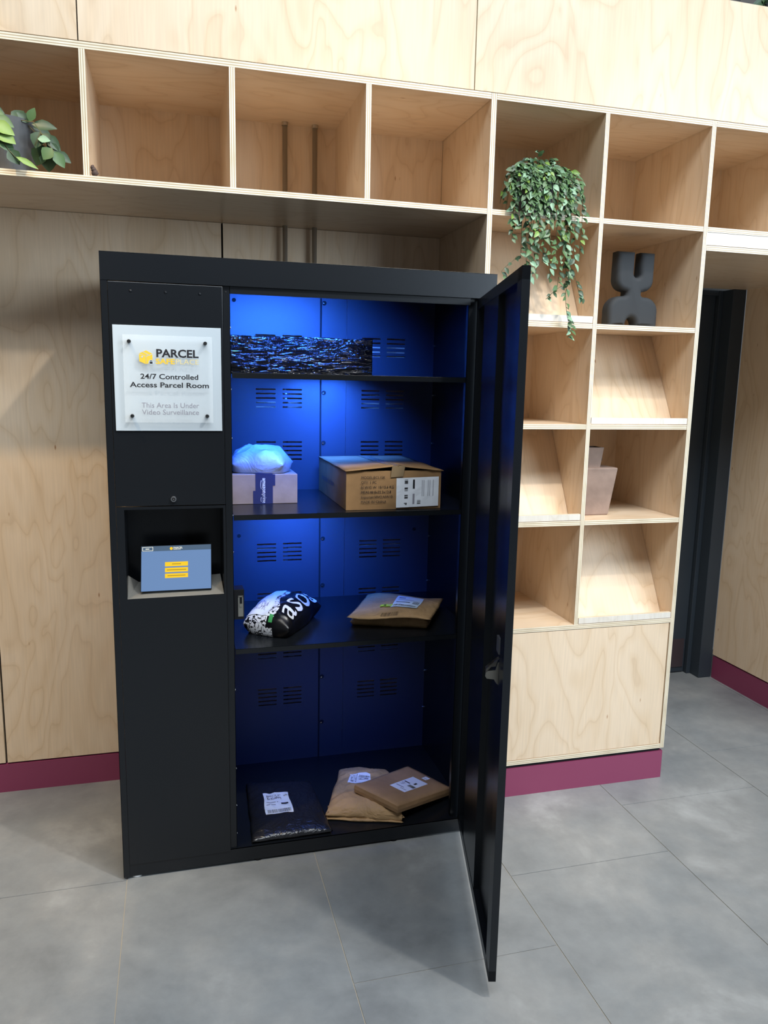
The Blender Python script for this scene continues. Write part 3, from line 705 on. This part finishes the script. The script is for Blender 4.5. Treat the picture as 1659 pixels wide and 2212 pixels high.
for i in range(n):
    bm.faces.new((G[i][m_], G[i+1][m_], K[i+1][1], K[i][1])); bm.faces.new((K[i][0], K[i+1][0], G[i+1][0], G[i][0])); bm.faces.new((K[i+1][0], K[i][0], K[i][1], K[i+1][1]))
bm.faces.new([G[0][j] for j in range(m_+1)] + [K[0][1], K[0][0]]); bm.faces.new(([G[n][j] for j in range(m_+1)] + [K[n][1], K[n][0]])[::-1])
obj('film_wrap', bm, FOIL, fp)

# delivery box with tape, second shelf
zt = 1.1652
pb = thing('cardboard_box', 'small pale cardboard box with dark blue printed tape at left of the second shelf', 'box', (-.39, .17, zt))
bm = B(); bx0, bx1, by0, by1, bh = -.5060, -.2855, .0500, .3250, .1000
box(bm, bx0, bx1, by0, by1, zt, zt+bh); obj('carton', bm, PRIMECARD, pb, bevel=.0018)
bm = B(); TAPE = mat('blue_tape', (48, 54, 92), .35)
ta, tb_ = -.4270, -.3690
box(bm, ta, tb_, by0-.0012, by0-.0003, zt+.0005, zt+bh+.0008); box(bm, ta, tb_, by0-.0012, by1, zt+bh+.0003, zt+bh+.0010)
box(bm, ta-.008, ta, by0-.0012, by0-.0003, zt+.0005, zt+.045); box(bm, tb_, tb_+.008, by0-.0012, by0-.0003, zt+.062, zt+bh)
tp_ = obj('printed_tape', bm, TAPE, pb)
bm = B()
def down(x, z): return lambda a, b, e: Vector((x+b, by0-.0016, z-a))
text(bm, 'amazon', .0185, down(-.4035, zt+.0880), 0, .02, xscale=.92)
text(bm, 'prime', .0185, down(-.4035, zt+.0340), 0, .0, xscale=.70)
arc = [(-.4080-.0020*math.sin(PI*i/8), by0-.0016, zt+.0800-.0300*i/8) for i in range(9)]
tube(bm, arc, lambda t: .0009, 4); arc2 = [(-.4080-.0016*math.sin(PI*i/6), by0-.0016, zt+.0230-.016*i/6) for i in range(7)]; tube(bm, arc2, lambda t: .0008, 4)
obj('tape_lettering', bm, PAPERW, tp_); bm = B()
text(bm, 'prime', .016, lambda a, b, e: Vector((-.4000+a*.5, by0+.02+b+a*.8, zt+bh+.0013)), 0, .0)
obj('tape_lettering', bm, PAPERW, tp_)
bm = B(); box(bm, bx0+.004, bx0+.045, by0+.006, by0+.030, zt+bh+.0002, zt+bh+.0008); obj('sticker', bm, PRIMECARD, pb)

# white polythene bag on top of it
zb = zt+bh+.0012
bm, T = cushion([V(-.5000, .075), V(-.3350, .045), V(-.2800, .160), V(-.4980, .270)], zb, .028, .052, 11.3, .016, p=3.0, q=.7, freq=9, n=84)
pg = tag(obj('mailing_bag', bm, WHITEPOLY, base=(-.42, .12, zb)), 'crumpled white polythene mailing bag lying on the pale box on the second shelf', 'parcel')

# litter box
lb = thing('cardboard_box', 'large worn brown cardboard box with black printing and a shipping label, right of second shelf', 'box', (.008, .095, zt))
lx0, lx1, ly0, ly1, lh = -.1545, .1685, -.1230, .3600, .1290
bm = B(); n = 16
def lp_(s, t, k):  # k 0 bottom 1 top
    x = lx0+(lx1-lx0)*s; y = ly0+(ly1-ly0)*t
    w_ = .0025*noise.noise(Vector((s*5, t*5, k*3+7)))
    return x, y, w_
# carton walls
C4 = [(lx0, ly0), (lx1, ly0), (lx1, ly1), (lx0, ly1)]
for i in range(4):
    (xa, ya), (xb, yb2) = C4[i], C4[(i+1) % 4]
    prev = None
    for k in range(n+1):
        s = k/n; x = xa+(xb-xa)*s; y = ya+(yb2-ya)*s
        bul = .004*math.sin(PI*s)
        nx, ny = (yb2-ya), -(xb-xa); ln = math.hypot(nx, ny); nx /= ln; ny /= ln
        col = [bm.verts.new((x+nx*bul*math.sin(PI*j/6), y+ny*bul*math.sin(PI*j/6), zt+.0008+(lh-.0015)*j/6)) for j in range(7)]
        if prev:
            for j in range(6): f = bm.faces.new((prev[j], col[j], col[j+1], prev[j+1])); f.smooth = False
        prev = col
quad(bm, [(lx0, ly0, zt+.0008), (lx0, ly1, zt+.0008), (lx1, ly1, zt+.0008), (lx1, ly0, zt+.0008)])
bmesh.ops.remove_doubles(bm, verts=bm.verts, dist=.0002)
cb = obj('carton', bm, CARD, lb)
bm = B(); mx = (lx0+lx1)/2+.012   # two flaps meeting in a slightly raised ridge
for (xa, xb, za, zb2) in ((lx0-.003, mx, lh, lh+.016), (mx, lx1+.006, lh+.016, lh-.002)):
    g_ = []
    for i in range(9):
        s = i/8; col = []
        for j in range(17):
            t = j/16; fade = (1-t)**1.5
            zz_ = lh + ((za-lh)*(1-s)+(zb2-lh)*s)*fade + .0018*noise.noise(Vector((xa+s, t*6, 2)))
            col.append(bm.verts.new((xa+(xb-xa)*s, ly0-.006+(ly1-ly0+.006)*t+.003*noise.noise(Vector((s*7+xa*9, 0, 4)))*(j == 0), zt+zz_+.001)))
        g_.append(col)
    for i in range(8):
        for j in range(16): f = bm.faces.new((g_[i][j], g_[i+1][j], g_[i+1][j+1], g_[i][j+1])); f.smooth = True
fo = obj('flap', bm, CARD, lb); md = fo.modifiers.new('thick', 'SOLIDIFY'); md.thickness = .003; md.offset = -1
bm = B(); F = lambda s, t: Vector((mx-.022+.044*s, ly0-.0075+(ly1-ly0)*t, zt+lh+.0026+(.016-.004*abs(2*s-1))*(1-t)**1.5))
patch(bm, F, 0, 1, 0, 1, 4, 14, 0, 0)
quad(bm, [(mx-.022, ly0-.0075, zt+lh+.016), (mx+.022, ly0-.0075, zt+lh+.016), (mx+.016, ly0-.0055, zt+lh-.020), (mx-.026, ly0-.0055, zt+lh-.022)][::-1])
TAPEB = mat('clear_brown_tape', (150, 128, 98), .22); obj('packing_tape', bm, TAPEB, lb)
bm = B(); yt = ly0-.0046
for i, s in enumerate(('MODEL:BCL15K', 'QTY: 1 PC', 'N W/G W: 15/15.6 KG', 'MEAS:48.8x32.3x12.8', 'Importer:VIVO,NW10', 'MADE IN CHINA')):
    text(bm, s, .0125, front(-.1065, zt+.1030-.0160*i, yt), 0, .0, xscale=.93)
obj('printing', bm, INK, cb)
bm = B()
text(bm, 'Bentonite Cat litter', .030, lambda a, b, e: Vector((lx0-.0048, ly0+.40-a, zt+.055+b)), 0, .01, xscale=.95)
obj('side_printing', bm, mat('faded_blue_ink', (96, 88, 84), .7), cb)
FL = lambda s, t: Vector((.0130+.1460*s, ly0-.0052-.0012*noise.noise(Vector((s*6, t*4, 9))), zt+.0060+.0980*t+.004*s))
bm = B()
def lab(a0, a1, b0, b1, mi, e=0):
    p = [FL(a0, b0), FL(a1, b0), FL(a1, b1), FL(a0, b1)]; quad(bm, [q+Vector((0, -e, 0)) for q in p], mi)
na = 8
for i in range(na):
    for j in range(na): lab(i/na, (i+1)/na, j/na, (j+1)/na, 0)
random.seed(3)
for r0_, c0 in ((.80, .12), (.55, .12), (.30, .12), (.10, .42)):
    for k in range(9):
        if random.random() < .75: lab(c0+.07, c0+.15, r0_+k*.016, r0_+k*.016+.010, 1, .0006)
lab(.385, .43, .62, .93, 1, .0006); lab(.385, .43, .10, .45, 2, .0006)
for c in (.60, .64, .74, .78, .86): lab(c, c+.012, .35, .90, 2, .0006)
text(bm, 'P', .014, lambda a, b, e: FL(.18+b/.146, .16-a/.098)+Vector((0, -.0008, 0)), 1, .02)
obj('shipping_label', bm, [PAPERW, INK, GREYINK], cb)

# asos bag, third shelf
zt = .7332
ab = thing('mailing_bag', 'bulging black and white patterned plastic mailing bag at left of the third shelf', 'parcel', (-.34, .04, zt))
AC = [V(-.4780, -.010), V(-.3380, -.110), V(-.1850, .150), V(-.3620, .215)]
bm, T = cushion(AC, zt, .034, .066, 5.1, .0085, p=2.6, q=.5, freq=12, n=72)
nn_ = 72
fi = 0
bm.faces.ensure_lookup_table()
for i in range(nn_):
    for j in range(nn_):
        s_, t_ = (i+.5)/nn_, (j+.5)/nn_
        top = s_ < .60+.05*math.sin(t_*9) and (t_ > .05 or s_ < .5)
        bm.faces[fi].material_index = 0 if top else 1; bm.faces[fi+1].material_index = 0 if (t_ < .12 and s_ < .62 and s_ > .10) or s_ < .03 else 1
        fi += 2
obj('bag', bm, [SCRIB, mat('black_gloss_film', (16, 16, 20), .3)], ab)
label_on(lambda s, t: T(s, t), .05, .50, .05, .97, .0034, [(.28, .72, .08, .26, 'code'), (.24, .26, .07, .27, 'ink'), (.73, .75, .07, .27, 'ink'), (.18, .80, .74, .83, 'bar'), (.3, .8, .86, .90, 'grey'), (.1, .6, .5, .52, 'grey'), (.1, .75, .44, .45, 'grey')], ab)
bm = B(); tw = text_w('asos', .0)
text(bm, 'asos', 1.0, lambda a, b, e: T(max(.0, min(.985, .965-b/.56*.30)), .10+a/tw*.84)+Vector((.0012, -.0012, .0034)), 0, .0, sub=3)
obj('logo_lettering', bm, PAPERW, ab)
bm = B(); patch(bm, T, .54, .62, .01, .07, 8, 6, .003, 0); obj('sticker', bm, mat('green_print', (70, 160, 90), .4), ab)

# kraft paper bag, third shelf
kb = thing('paper_mailer', 'folded brown paper mailing bag with pale label and lime sticker, right of third shelf', 'parcel', (.07, .03, zt))
KC = [V(-.1050, .010), V(.1500, -.090), V(.2700, .130), V(.0150, .240)]
bm, T1 = cushion(KC, zt, .012, .030, 8.8, .004, p=6, q=.4, freq=9, n=36); obj('bag_body', bm, KRAFT, kb)
TC = [V(-.1300, -.045), V(.1420, -.138), V(.2780, .115), V(.0080, .215)]
bm, T2 = cushion(TC, zt+.044, .004, .010, 2.2, .0030, p=5, q=.6, freq=7, n=30, tilt=lambda b: .006*math.sin(b.x*22)); obj('folded_flap', bm, KRAFT, kb)
label_on(T2, .46, .78, .28, .80, .0030, [(.08, .92, .08, .20, 'bar'), (.08, .6, .38, .43, 'ink'), (.7, .95, .34, .55, 'bar'), (.1, .7, .62, .66, 'grey'), (.1, .35, .75, .85, 'grey')], kb, mat0=mat('pale_label', (214, 232, 244), .4))
label_on(T2, .32, .47, .30, .38, .0040, [(.3, .5, .2, .7, 'ink'), (.6, .9, .4, .7, 'grey')], kb, 'sticker', mat('lime_sticker', (190, 226, 70), .5))
bm = B(); random.seed(5); a = .40
while a < .60:
    patch(bm, T2, a, a+random.choice((.003, .006)), .02, .11, 1, 3, .0016, 0); a += random.choice((.009, .014))
obj('barcode', bm, INK, kb)

# black polythene mailer, bottom
zt = .0560
bp = thing('mailing_bag', 'flat black polythene mailing bag with white address label on the locker floor', 'parcel', (-.33, .0, zt))
bm, T = cushion([V(-.4700, -.170), V(-.1960, -.168), V(-.2150, .170), V(-.4550, .215)], zt, .008, .024, 4.4, .0045, p=4, q=.5, freq=10, n=50); obj('bag', bm, BLACKPOLY, bp)
label_on(T, .21, .57, .30, .68, .0022, [(.14, .66, .66, .88, 'code'), (.12, .14, .64, .90, 'ink'), (.1, .92, .04, .20, 'bar'), (.60, .88, .40, .48, 'ink'), (.08, .5, .50, .53, 'grey'), (.08, .4, .40, .43, 'grey'), (.80, .96, .78, .84, 'bar')], bp)

# crumpled paper mailer and book mailer
cm = thing('paper_mailer', 'crumpled brown paper mailing bag with folded open end on the locker floor', 'parcel', (-.06, .0, zt))
bm, T = cushion([V(-.2050, -.075), V(.0520, -.168), V(.0900, .150), V(-.0950, .200)], zt, .018, .036, 14.9, .0085, p=5, q=.42, freq=11, n=60); obj('bag', bm, KRAFT, cm)
label_on(T, .22, .60, .48, .74, .0022, [(.10, .42, .1, .9, 'code'), (.5, .95, .6, .8, 'bar'), (.5, .9, .3, .4, 'grey')], cm)
bm, T3 = cushion([V(-.2080, -.085), V(.0600, -.1655), V(.0480, -.070), V(-.1450, -.020)], zt+.012, .008, .022, 3.3, .0110, p=2.5, q=.6, freq=22, n=44); obj('folded_end', bm, KRAFT, cm)
for q_, (zz2, sd) in enumerate(((zt+.002, 5.5), (zt+.024, 9.5))):
    bm, T4 = cushion([V(-.2060+.01*q_, -.088+.004*q_), V(.0560, -.1690+.006*q_), V(.0500, -.110), V(-.1900, -.040)], zz2, .003, .006, sd, .0060, p=2.5, q=.6, freq=24, n=40); obj('folded_layer', bm, KRAFT, cm)
bmk = thing('book_mailer', 'stiff brown book-shaped mailer with white address label resting on the crumpled paper bag', 'parcel', (.09, -.05, zt+.03))
def tl(b): return .052-.16*max(0, (b.x+.09))*.9
MC = [V(-.0900, -.030), V(.0300, -.1760), V(.2750, -.050), V(.1560, .1180)]
tlt = lambda b: .057 - .125*(b.x+.09)
bm, T = slab(MC, zt+.006, .030, 6.6, .0015, n=18, tilt=tlt, round_=.004); obj('mailer_body', bm, cardboard('mailer_kraft', (166, 130, 94)), bmk)
label_on(T, .38, .72, .34, .78, .0014, [(.1, .45, .55, .60, 'ink'), (.55, .95, .38, .52, 'bar'), (.1, .3, .35, .50, 'code'), (.1, .6, .2, .24, 'grey'), (.60, .72, .62, .74, 'ink'), (.5, .9, .12, .15, 'grey')], bmk)
label_on(T, .50, .60, .84, .93, .0014, [(.2, .9, .3, .4, 'grey')], bmk, 'sticker')

# ------------------------------------------------------------------ ornaments
def extrude_outline(bm, pts, y0, y1):
    fr = [bm.verts.new((x, y0, z)) for x, z in pts]; bk = [bm.verts.new((x, y1, z)) for x, z in pts]
    bm.faces.new(fr); bm.faces.new(bk[::-1])
    for i in range(len(pts)): bm.faces.new((fr[(i+1) % len(pts)], fr[i], bk[i], bk[(i+1) % len(pts)]))
def arcp(cx, cz, rx_, rz_, a0, a1, n=8): return [(cx+rx_*math.cos(math.radians(a0+(a1-a0)*i/n)), cz+rz_*math.sin(math.radians(a0+(a1-a0)*i/n))) for i in range(n+1)]
zb = S2[1]
pts = [(.8850, zb)] + [(.9600, zb)] + arcp(.9815, zb+.006, .0215, .032, 180, 0, 10) + [(1.0030, zb), (1.0950, zb)]
pts += arcp(1.0410, 1.8600, .054, .052, 0, 90) + [(1.0290, 1.9120), (1.0215, 1.9180), (1.0215, 1.9290)]
pts += arcp(1.0280, 1.9730, .041, .042, -85, 0) + [(1.0690, 2.0720), (1.0110, 2.0720)] + arcp(.9975, 1.9960, .0125, .0150, 0, -180, 8) + [(.9850, 2.0720), (.9140, 2.0720)]
pts += arcp(.9540, 1.9730, .041, .042, 180, 265) + [(.9580, 1.9290), (.9580, 1.9180), (.9500, 1.9120)] + arcp(.9390, 1.8600, .054, .052, 90, 180)
def inset(pts, d):
    out = []; n = len(pts)
    for i in range(n):
        p, a_, c_ = Vector(pts[i]), Vector(pts[i-1]), Vector(pts[(i+1) % n])
        e1, e2 = (p-a_).normalized(), (c_-p).normalized(); n1, n2 = Vector((-e1.y, e1.x)), Vector((-e2.y, e2.x))
        m_ = (n1+n2); m_ = m_.normalized() if m_.length > 1e-6 else n1; k = 1/max(.5, m_.dot(n1))
        q = p + m_*d*k; out.append((q.x, max(q.y, S2[1])))
    return out
flt = [pts[0]]
for p in pts[1:]:
    if math.hypot(p[0]-flt[-1][0], p[1]-flt[-1][1]) > .0012: flt.append(p)
bm = B(); rr, ya, yb_ = .018, .096, .158; lay = []
for k in range(8):
    th = PI/2*k/7; lay.append((ya+rr*(1-math.sin(th)), inset(flt, rr*(1-math.cos(PI/2-th)) if False else rr*(1-math.sin(th)))))
lay = [(ya+rr*(1-math.sin(PI/2*k/7)), inset(flt, rr*(1-math.cos(PI/2*k/7)))) for k in range(8)][::-1]
lay += [(yb_-(y-ya), o_) for y, o_ in lay[::-1]]
Rg = [[bm.verts.new((x, y, z)) for x, z in o_] for y, o_ in sorted(lay, key=lambda q: q[0])]
nq = len(flt)
for A_, B_ in zip(Rg, Rg[1:]):
    for i in range(nq): bm.faces.new((A_[(i+1) % nq], A_[i], B_[i], B_[(i+1) % nq]))
bm.faces.new(Rg[0]); bm.faces.new(Rg[-1][::-1])
bmesh.ops.recalc_face_normals(bm, faces=bm.faces)
o = obj('sculpture', bm, CERAMIC, smooth=True, base=(.985, .13, zb))
tag(o, 'matt charcoal abstract ceramic sculpture with two upright prongs and an arched base', 'sculpture')
zb = S4[1]
vs_ = thing('vase', 'dusty pink asymmetric slab vase with an angled neck on the bookcase', 'vase', (.875, .13, zb))
def frustum(bm, b, t, z0, z1, yb, yt):
    (a0, a1), (c0, c1) = b, t; (p0, p1), (q0, q1) = yb, yt
    A = [(a0, p0, z0), (a1, p0, z0), (a1, p1, z0), (a0, p1, z0)]; C_ = [(c0, q0, z1), (c1, q0, z1), (c1, q1, z1), (c0, q1, z1)]
    quad(bm, A[::-1])
    for i in range(4): quad(bm, [A[i], A[(i+1) % 4], C_[(i+1) % 4], C_[i]])
    return C_
bm = B(); C_ = frustum(bm, (.8180, .9420), (.7930, .9640), zb, 1.2700, (.100, .175), (.085, .190)); quad(bm, C_)
bmesh.ops.remove_doubles(bm, verts=bm.verts, dist=.0003)
obj('body', bm, TERRA, vs_, bevel=.005)
bm = B(); C_ = frustum(bm, (.8450, .8930), (.8400, .9050), 1.2500, 1.3470, (.105, .165), (.100, .170))
I_ = [(x+(.003 if i in (0, 3) else -.003), y+(.003 if i in (0, 1) else -.003), z) for i, (x, y, z) in enumerate(C_)]; J_ = [(x, y, z-.05) for x, y, z in I_]
for i in range(4): quad(bm, [C_[i], C_[(i+1) % 4], I_[(i+1) % 4], I_[i]]); quad(bm, [I_[i], I_[(i+1) % 4], J_[(i+1) % 4], J_[i]], 1)
quad(bm, J_, 1)
obj('neck', bm, [TERRA, mat('vase_inside', (60, 46, 40), .9)], vs_)
# little dried seed pod at the end of the left divider
bm = B(); zb = H1[1]
for p, r in (((-.8925, .006, zb+.008), .0085), ((-.8945, .004, zb+.016), .0070), ((-.8975, .003, zb+.0225), .0058), ((-.8880, .007, zb+.006), .0060)):
    bmesh.ops.create_icosphere(bm, subdivisions=2, radius=r, matrix=Matrix.Translation(p) @ Matrix.Rotation(.5, 4, 'Y') @ Matrix.Scale(1.2, 4, (0, 0, 1)))
for v in bm.verts: v.co += Vector((1, 1, 1))*.0015*noise.noise(v.co*300)
mz = min(v.co.z for v in bm.verts); bmesh.ops.translate(bm, verts=bm.verts, vec=(0, 0, zb+.0003-mz))
tag(obj('seed_pod', bm, mat('dry_brown', (84, 66, 58), .8), smooth=True, base=(-.90, .01, zb)), 'tiny dark brown dried seed pod beside the left divider of the overhead shelf', 'seed pod')

# ------------------------------------------------------------------ plants
def leaf(bm, p, d, up, ln, wd, mi, curl=.25, fold=.18):
    d = d.normalized(); s = d.cross(up).normalized(); nn = s.cross(d).normalized()
    prof_ = [(0, .04), (.18, .62), (.40, 1.0), (.62, .86), (.82, .48), (1.0, .0)]
    rows_ = []
    for t, w_ in prof_:
        c = p + d*ln*t - nn*ln*curl*t*t
        hw = wd*.5*w_
        rows_.append((bm.verts.new(c - s*hw + nn*hw*fold*2), bm.verts.new(c), bm.verts.new(c + s*hw + nn*hw*fold*2)) if w_ > 0 else (bm.verts.new(c),))
    for a, b in zip(rows_, rows_[1:]):
        if len(b) == 3:
            fs = [(a[0], a[1], b[1], b[0]), (a[1], a[2], b[2], b[1])]
        else: fs = [(a[0], a[1], b[0]), (a[1], a[2], b[0])]
        for q in fs:
            f = bm.faces.new(q); f.material_index = mi; f.smooth = True
def pot(parent, cx, cy, z0, z1, r0, r1, m):
    bm = B(); n = 40
    R = []
    for r, z in ((r0, z0), (r1, z1), (r1-.007, z1), (r1-.012, z1-.03), (.0, z1-.03)):
        R.append([bm.verts.new((cx+r*math.cos(2*PI*i/n), cy+r*math.sin(2*PI*i/n), z)) for i in range(n)])
    for k in range(4):
        for i in range(n):
            f = bm.faces.new((R[k][i], R[k][(i+1) % n], R[k+1][(i+1) % n], R[k+1][i])); f.material_index = 1 if k == 3 else 0
    bm.faces.new(R[0][::-1]); bmesh.ops.remove_doubles(bm, verts=bm.verts, dist=.0001)
    return obj('pot', bm, [m, mat('soil', (40, 32, 26), .95)], parent)
zp = H1[1]
tpn = thing('trailing_plant', 'trailing variegated ivy-like plant in a round dark pot hanging down the bookcase', 'plant', (.570, .115, zp))
pot(tpn, .570, .115, zp, zp+.150, .062, .078, POT)
random.seed(21)
def vine(parent, path, n_leaf, lo=.020, hi=.032, lime=.1, dark=.3):
    bm = B()
    # smooth the polyline
    P = [Vector(p) for p in path]; pts = []
    for i in range(len(P)-1):
        p0, p1, p2, p3 = P[max(i-1, 0)], P[i], P[i+1], P[min(i+2, len(P)-1)]
        for k in range(6):
            t = k/6; pts.append(.5*((2*p1)+(-p0+p2)*t+(2*p0-5*p1+4*p2-p3)*t*t+(-p0+3*p1-3*p2+p3)*t**3))
    pts.append(P[-1]); tube(bm, pts, .0009, 5, 4)
    for k in range(n_leaf):
        t = .06+.94*(k+random.random()*.5)/n_leaf; i = min(int(t*(len(pts)-1)), len(pts)-2); p = pts[i].lerp(pts[i+1], t*(len(pts)-1)-i)
        tan = (pts[i+1]-pts[i]).normalized(); a = random.uniform(0, 2*PI)
        side = Vector((math.cos(a), -abs(math.sin(a))*.9-.1, random.uniform(-.5, .35)))
        d = (side + tan*.5 + Vector((0, 0, -.25))).normalized(); ln = random.uniform(lo, hi)
        if p.y + d.y*ln > .44: d.y = -abs(d.y)
        upv = Vector((random.uniform(-.5, .5), -1, random.uniform(0, .9)))
        r = random.random(); mi = 3 if r < lime else (1 if r < lime+dark else (2 if r < lime+dark+.17 else 0))
        leaf(bm, p, d, upv, ln, ln*.54, mi, random.uniform(.05, .4), random.uniform(.05, .3))
    return obj('vine', bm, LEAF+[STEM], parent)
cx, cy, ct = .570, .115, zp+.150
# crown and draping vines round the pot
for k in range(26):
    a = 2*PI*k/26 + random.uniform(-.1, .1); ca, sa = math.cos(a), math.sin(a)
    drop = random.uniform(.03, .16); out = random.uniform(.085, .115); sx = 1.12
    e = Vector((cx+ca*out*sx, cy+sa*out*.8, ct-drop))
    if e.y > .3: e.y = .3
    vine(tpn, [(cx+ca*.02, cy+sa*.02, ct-.01), (cx+ca*.06, cy+sa*.05, ct+.035+random.uniform(-.01, .02)), (cx+ca*out*.95, cy+sa*out*.8, ct+.0), e], random.randint(7, 10), .020, .032, .05, .45)
for x, z in ((.572, 2.400), (.530, 2.372), (.600, 2.365), (.505, 2.345), (.640, 2.345)):
    vine(tpn, [(cx, cy, ct-.01), ((cx+x)/2, cy-.01, (ct+z)/2+.01), (x, cy-.01, z-.018)], 8, .018, .028, .03, .3)
# hanging vines: x, final z, y
hang = [(.430, 2.060, .0), (.452, 2.000, -.01), (.475, 1.960, -.02), (.495, 2.010, -.03), (.515, 1.945, -.03), (.535, 1.985, -.035), (.558, 1.930, -.04), (.580, 1.990, -.04),
        (.600, 1.905, -.035), (.622, 1.945, -.03), (.645, 1.985, -.03), (.668, 2.020, -.02), (.545, 2.050, -.03), (.500, 2.080, -.03), (.590, 2.060, -.04), (.470, 2.090, -.02), (.620, 2.090, -.03), (.440, 2.110, 0.0), (.610, 1.98, -.03), (.488, 1.935, -.03)]
for x, z, y in hang:
    j = lambda s: random.uniform(-s, s)
    path = [(cx+(x-cx)*.3, cy-.04, ct-.005), (cx+(x-cx)*.75, cy-.090, ct+.005), (x+j(.006), y-.006, ct-.06), (x+j(.010), y-.020, (ct+z)/2), (x+j(.012), y-.020+j(.01), z)]
    vine(tpn, path, int(13+(ct-z)*78), .022, .034, .05, .28)
# the two long tails
vine(tpn, [(.600, .03, ct), (.618, -.03, ct-.06), (.628, -.035, 2.05), (.640, -.035, 1.985), (.648, -.035, 1.955), (.634, -.035, 1.900), (.640, -.035, 1.84), (.650, -.035, 1.800), (.662, -.035, 1.775), (.652, -.035, 1.745)], 34, .018, .030, .05, .5)
vine(tpn, [(.645, -.035, 1.975), (.665, -.035, 1.950), (.678, -.035, 1.915), (.690, -.035, 1.890), (.700, -.035, 1.880)], 8, .022, .030, .0, .7)
vine(tpn, [(.632, -.035, 1.965), (.630, -.035, 1.930), (.600, -.035, 1.905), (.575, -.035, 1.885), (.560, -.035, 1.870)], 9, .018, .028, .0, .8)
vine(tpn, [(.455, -.015, 2.010), (.435, -.02, 1.990), (.405, -.02, 1.965), (.400, -.02, 1.950), (.425, -.02, 1.930)], 5, .018, .028, .0, .6)
# potted plant in the left cube
pl = thing('potted_plant', 'broad-leaved green plant in a grey conical pot at the left end of the overhead shelf', 'plant', (-1.150, .105, zp))
pot(pl, -1.150, .105, zp, zp+.148, .078, .100, cardboard('grey_concrete', (96, 98, 100), .8))
bm = B()
def bl(p, tip, wd, mi, up=(0, -1, .35), curl=.12, fold=.14):
    p = Vector(p); d = Vector(tip)-p; leaf(bm, p, d, Vector(up), d.length, wd, mi, curl, fold)
G1, G2, G3, G4 = 0, 1, 2, 3
L_ = [((-1.066, .03, 2.298), (-1.050, .02, 2.335), .028, G1), ((-1.068, .04, 2.298), (-1.098, .03, 2.322), .030, G2), ((-1.060, .03, 2.292), (-.992, .015, 2.286), .034, G2), ((-1.060, .05, 2.290), (-1.005, .06, 2.262), .034, G2),
      ((-1.034, .01, 2.268), (-1.050, .0, 2.222), .044, G2), ((-1.034, .01, 2.262), (-1.010, .0, 2.238), .034, G2), ((-1.026, .01, 2.262), (-.982, .01, 2.222), .036, G2), ((-1.042, .0, 2.246), (-1.008, -.005, 2.244), .024, G3),
      ((-1.020, .01, 2.240), (-.985, .01, 2.208), .032, G2), ((-1.004, -.005, 2.222), (-1.030, -.01, 2.190), .040, G1), ((-1.000, -.005, 2.214), (-.972, -.01, 2.172), .034, G1), ((-.998, .005, 2.216), (-.955, .01, 2.192), .030, G2),
      ((-1.030, .02, 2.235), (-1.055, .03, 2.180), .050, G2), ((-1.020, .03, 2.225), (-1.020, .03, 2.165), .050, G2), ((-1.150, -.01, 2.292), (-1.100, -.02, 2.268), .034, G1), ((-1.155, -.02, 2.275), (-1.098, -.03, 2.245), .040, G4),
      ((-1.150, -.02, 2.255), (-1.096, -.03, 2.222), .042, G4), ((-1.145, -.015, 2.238), (-1.102, -.02, 2.200), .036, G1), ((-1.118, -.02, 2.205), (-1.090, -.02, 2.168), .040, G2), ((-1.098, -.025, 2.186), (-1.040, -.03, 2.160), .018, G4),
      ((-1.170, 0, 2.310), (-1.118, -.01, 2.292), .030, G1), ((-1.180, 0, 2.328), (-1.125, 0, 2.308), .032, G2), ((-1.190, .02, 2.29), (-1.22, 0, 2.25), .05, G1), ((-1.20, .02, 2.31), (-1.24, 0, 2.33), .05, G1), ((-1.16, .05, 2.31), (-1.19, .05, 2.37), .04, G1), ((-1.12, .08, 2.31), (-1.09, .1, 2.35), .036, G2)]
for l_ in L_: bl(*l_)
for pth in ([(-1.13, .08, 2.28), (-1.090, .03, 2.300), (-1.052, .01, 2.292), (-1.034, .005, 2.268), (-1.050, -.002, 2.226)], [(-1.034, .005, 2.265), (-1.022, .0, 2.245), (-1.004, -.002, 2.220), (-.985, -.002, 2.195)],
            [(-1.15, .06, 2.28), (-1.165, .0, 2.300), (-1.150, -.015, 2.255), (-1.118, -.02, 2.205), (-1.095, -.022, 2.180)], [(-1.12, .08, 2.28), (-1.08, .05, 2.3), (-1.03, .03, 2.25), (-1.025, .03, 2.22)]):
    tube(bm, pth, .0013, 5, 4)
obj('foliage', bm, LEAF+[STEM], pl)
# greenery on the ledge above the cladding
gp = thing('foliage_planter', 'green artificial foliage standing on the ledge at the top right corner', 'plant', (1.75, .12, 2.912))
bm = B(); box(bm, 1.42, 2.10, .06, .20, 2.912, 2.955); obj('trough', bm, DARKGAP, gp)
bm = B(); random.seed(9)
for k in range(420):
    p = Vector((random.uniform(1.395, 2.14), random.uniform(.03, .22), random.uniform(2.925, 3.06)))
    d = Vector((random.uniform(-1, 1), random.uniform(-1, .6), random.uniform(-.2, 1)))
    leaf(bm, p, d, Vector((random.uniform(-1, 1), -1, .3)), random.uniform(.03, .05), random.uniform(.016, .026), random.choice((0, 0, 1, 1, 1)))
obj('foliage', bm, LEAF+[STEM], gp)
# crumb on the floor
bm = B(); bmesh.ops.create_icosphere(bm, subdivisions=1, radius=.0045, matrix=Matrix.Translation((1.5, .46, .0035)) @ Matrix.Diagonal((.6, 1, .7, 1)))
tag(obj('paper_scrap', bm, PAPERW, base=(1.5, .46, 0)), 'tiny pale paper scrap on the grey floor in front of the doorway', 'scrap')
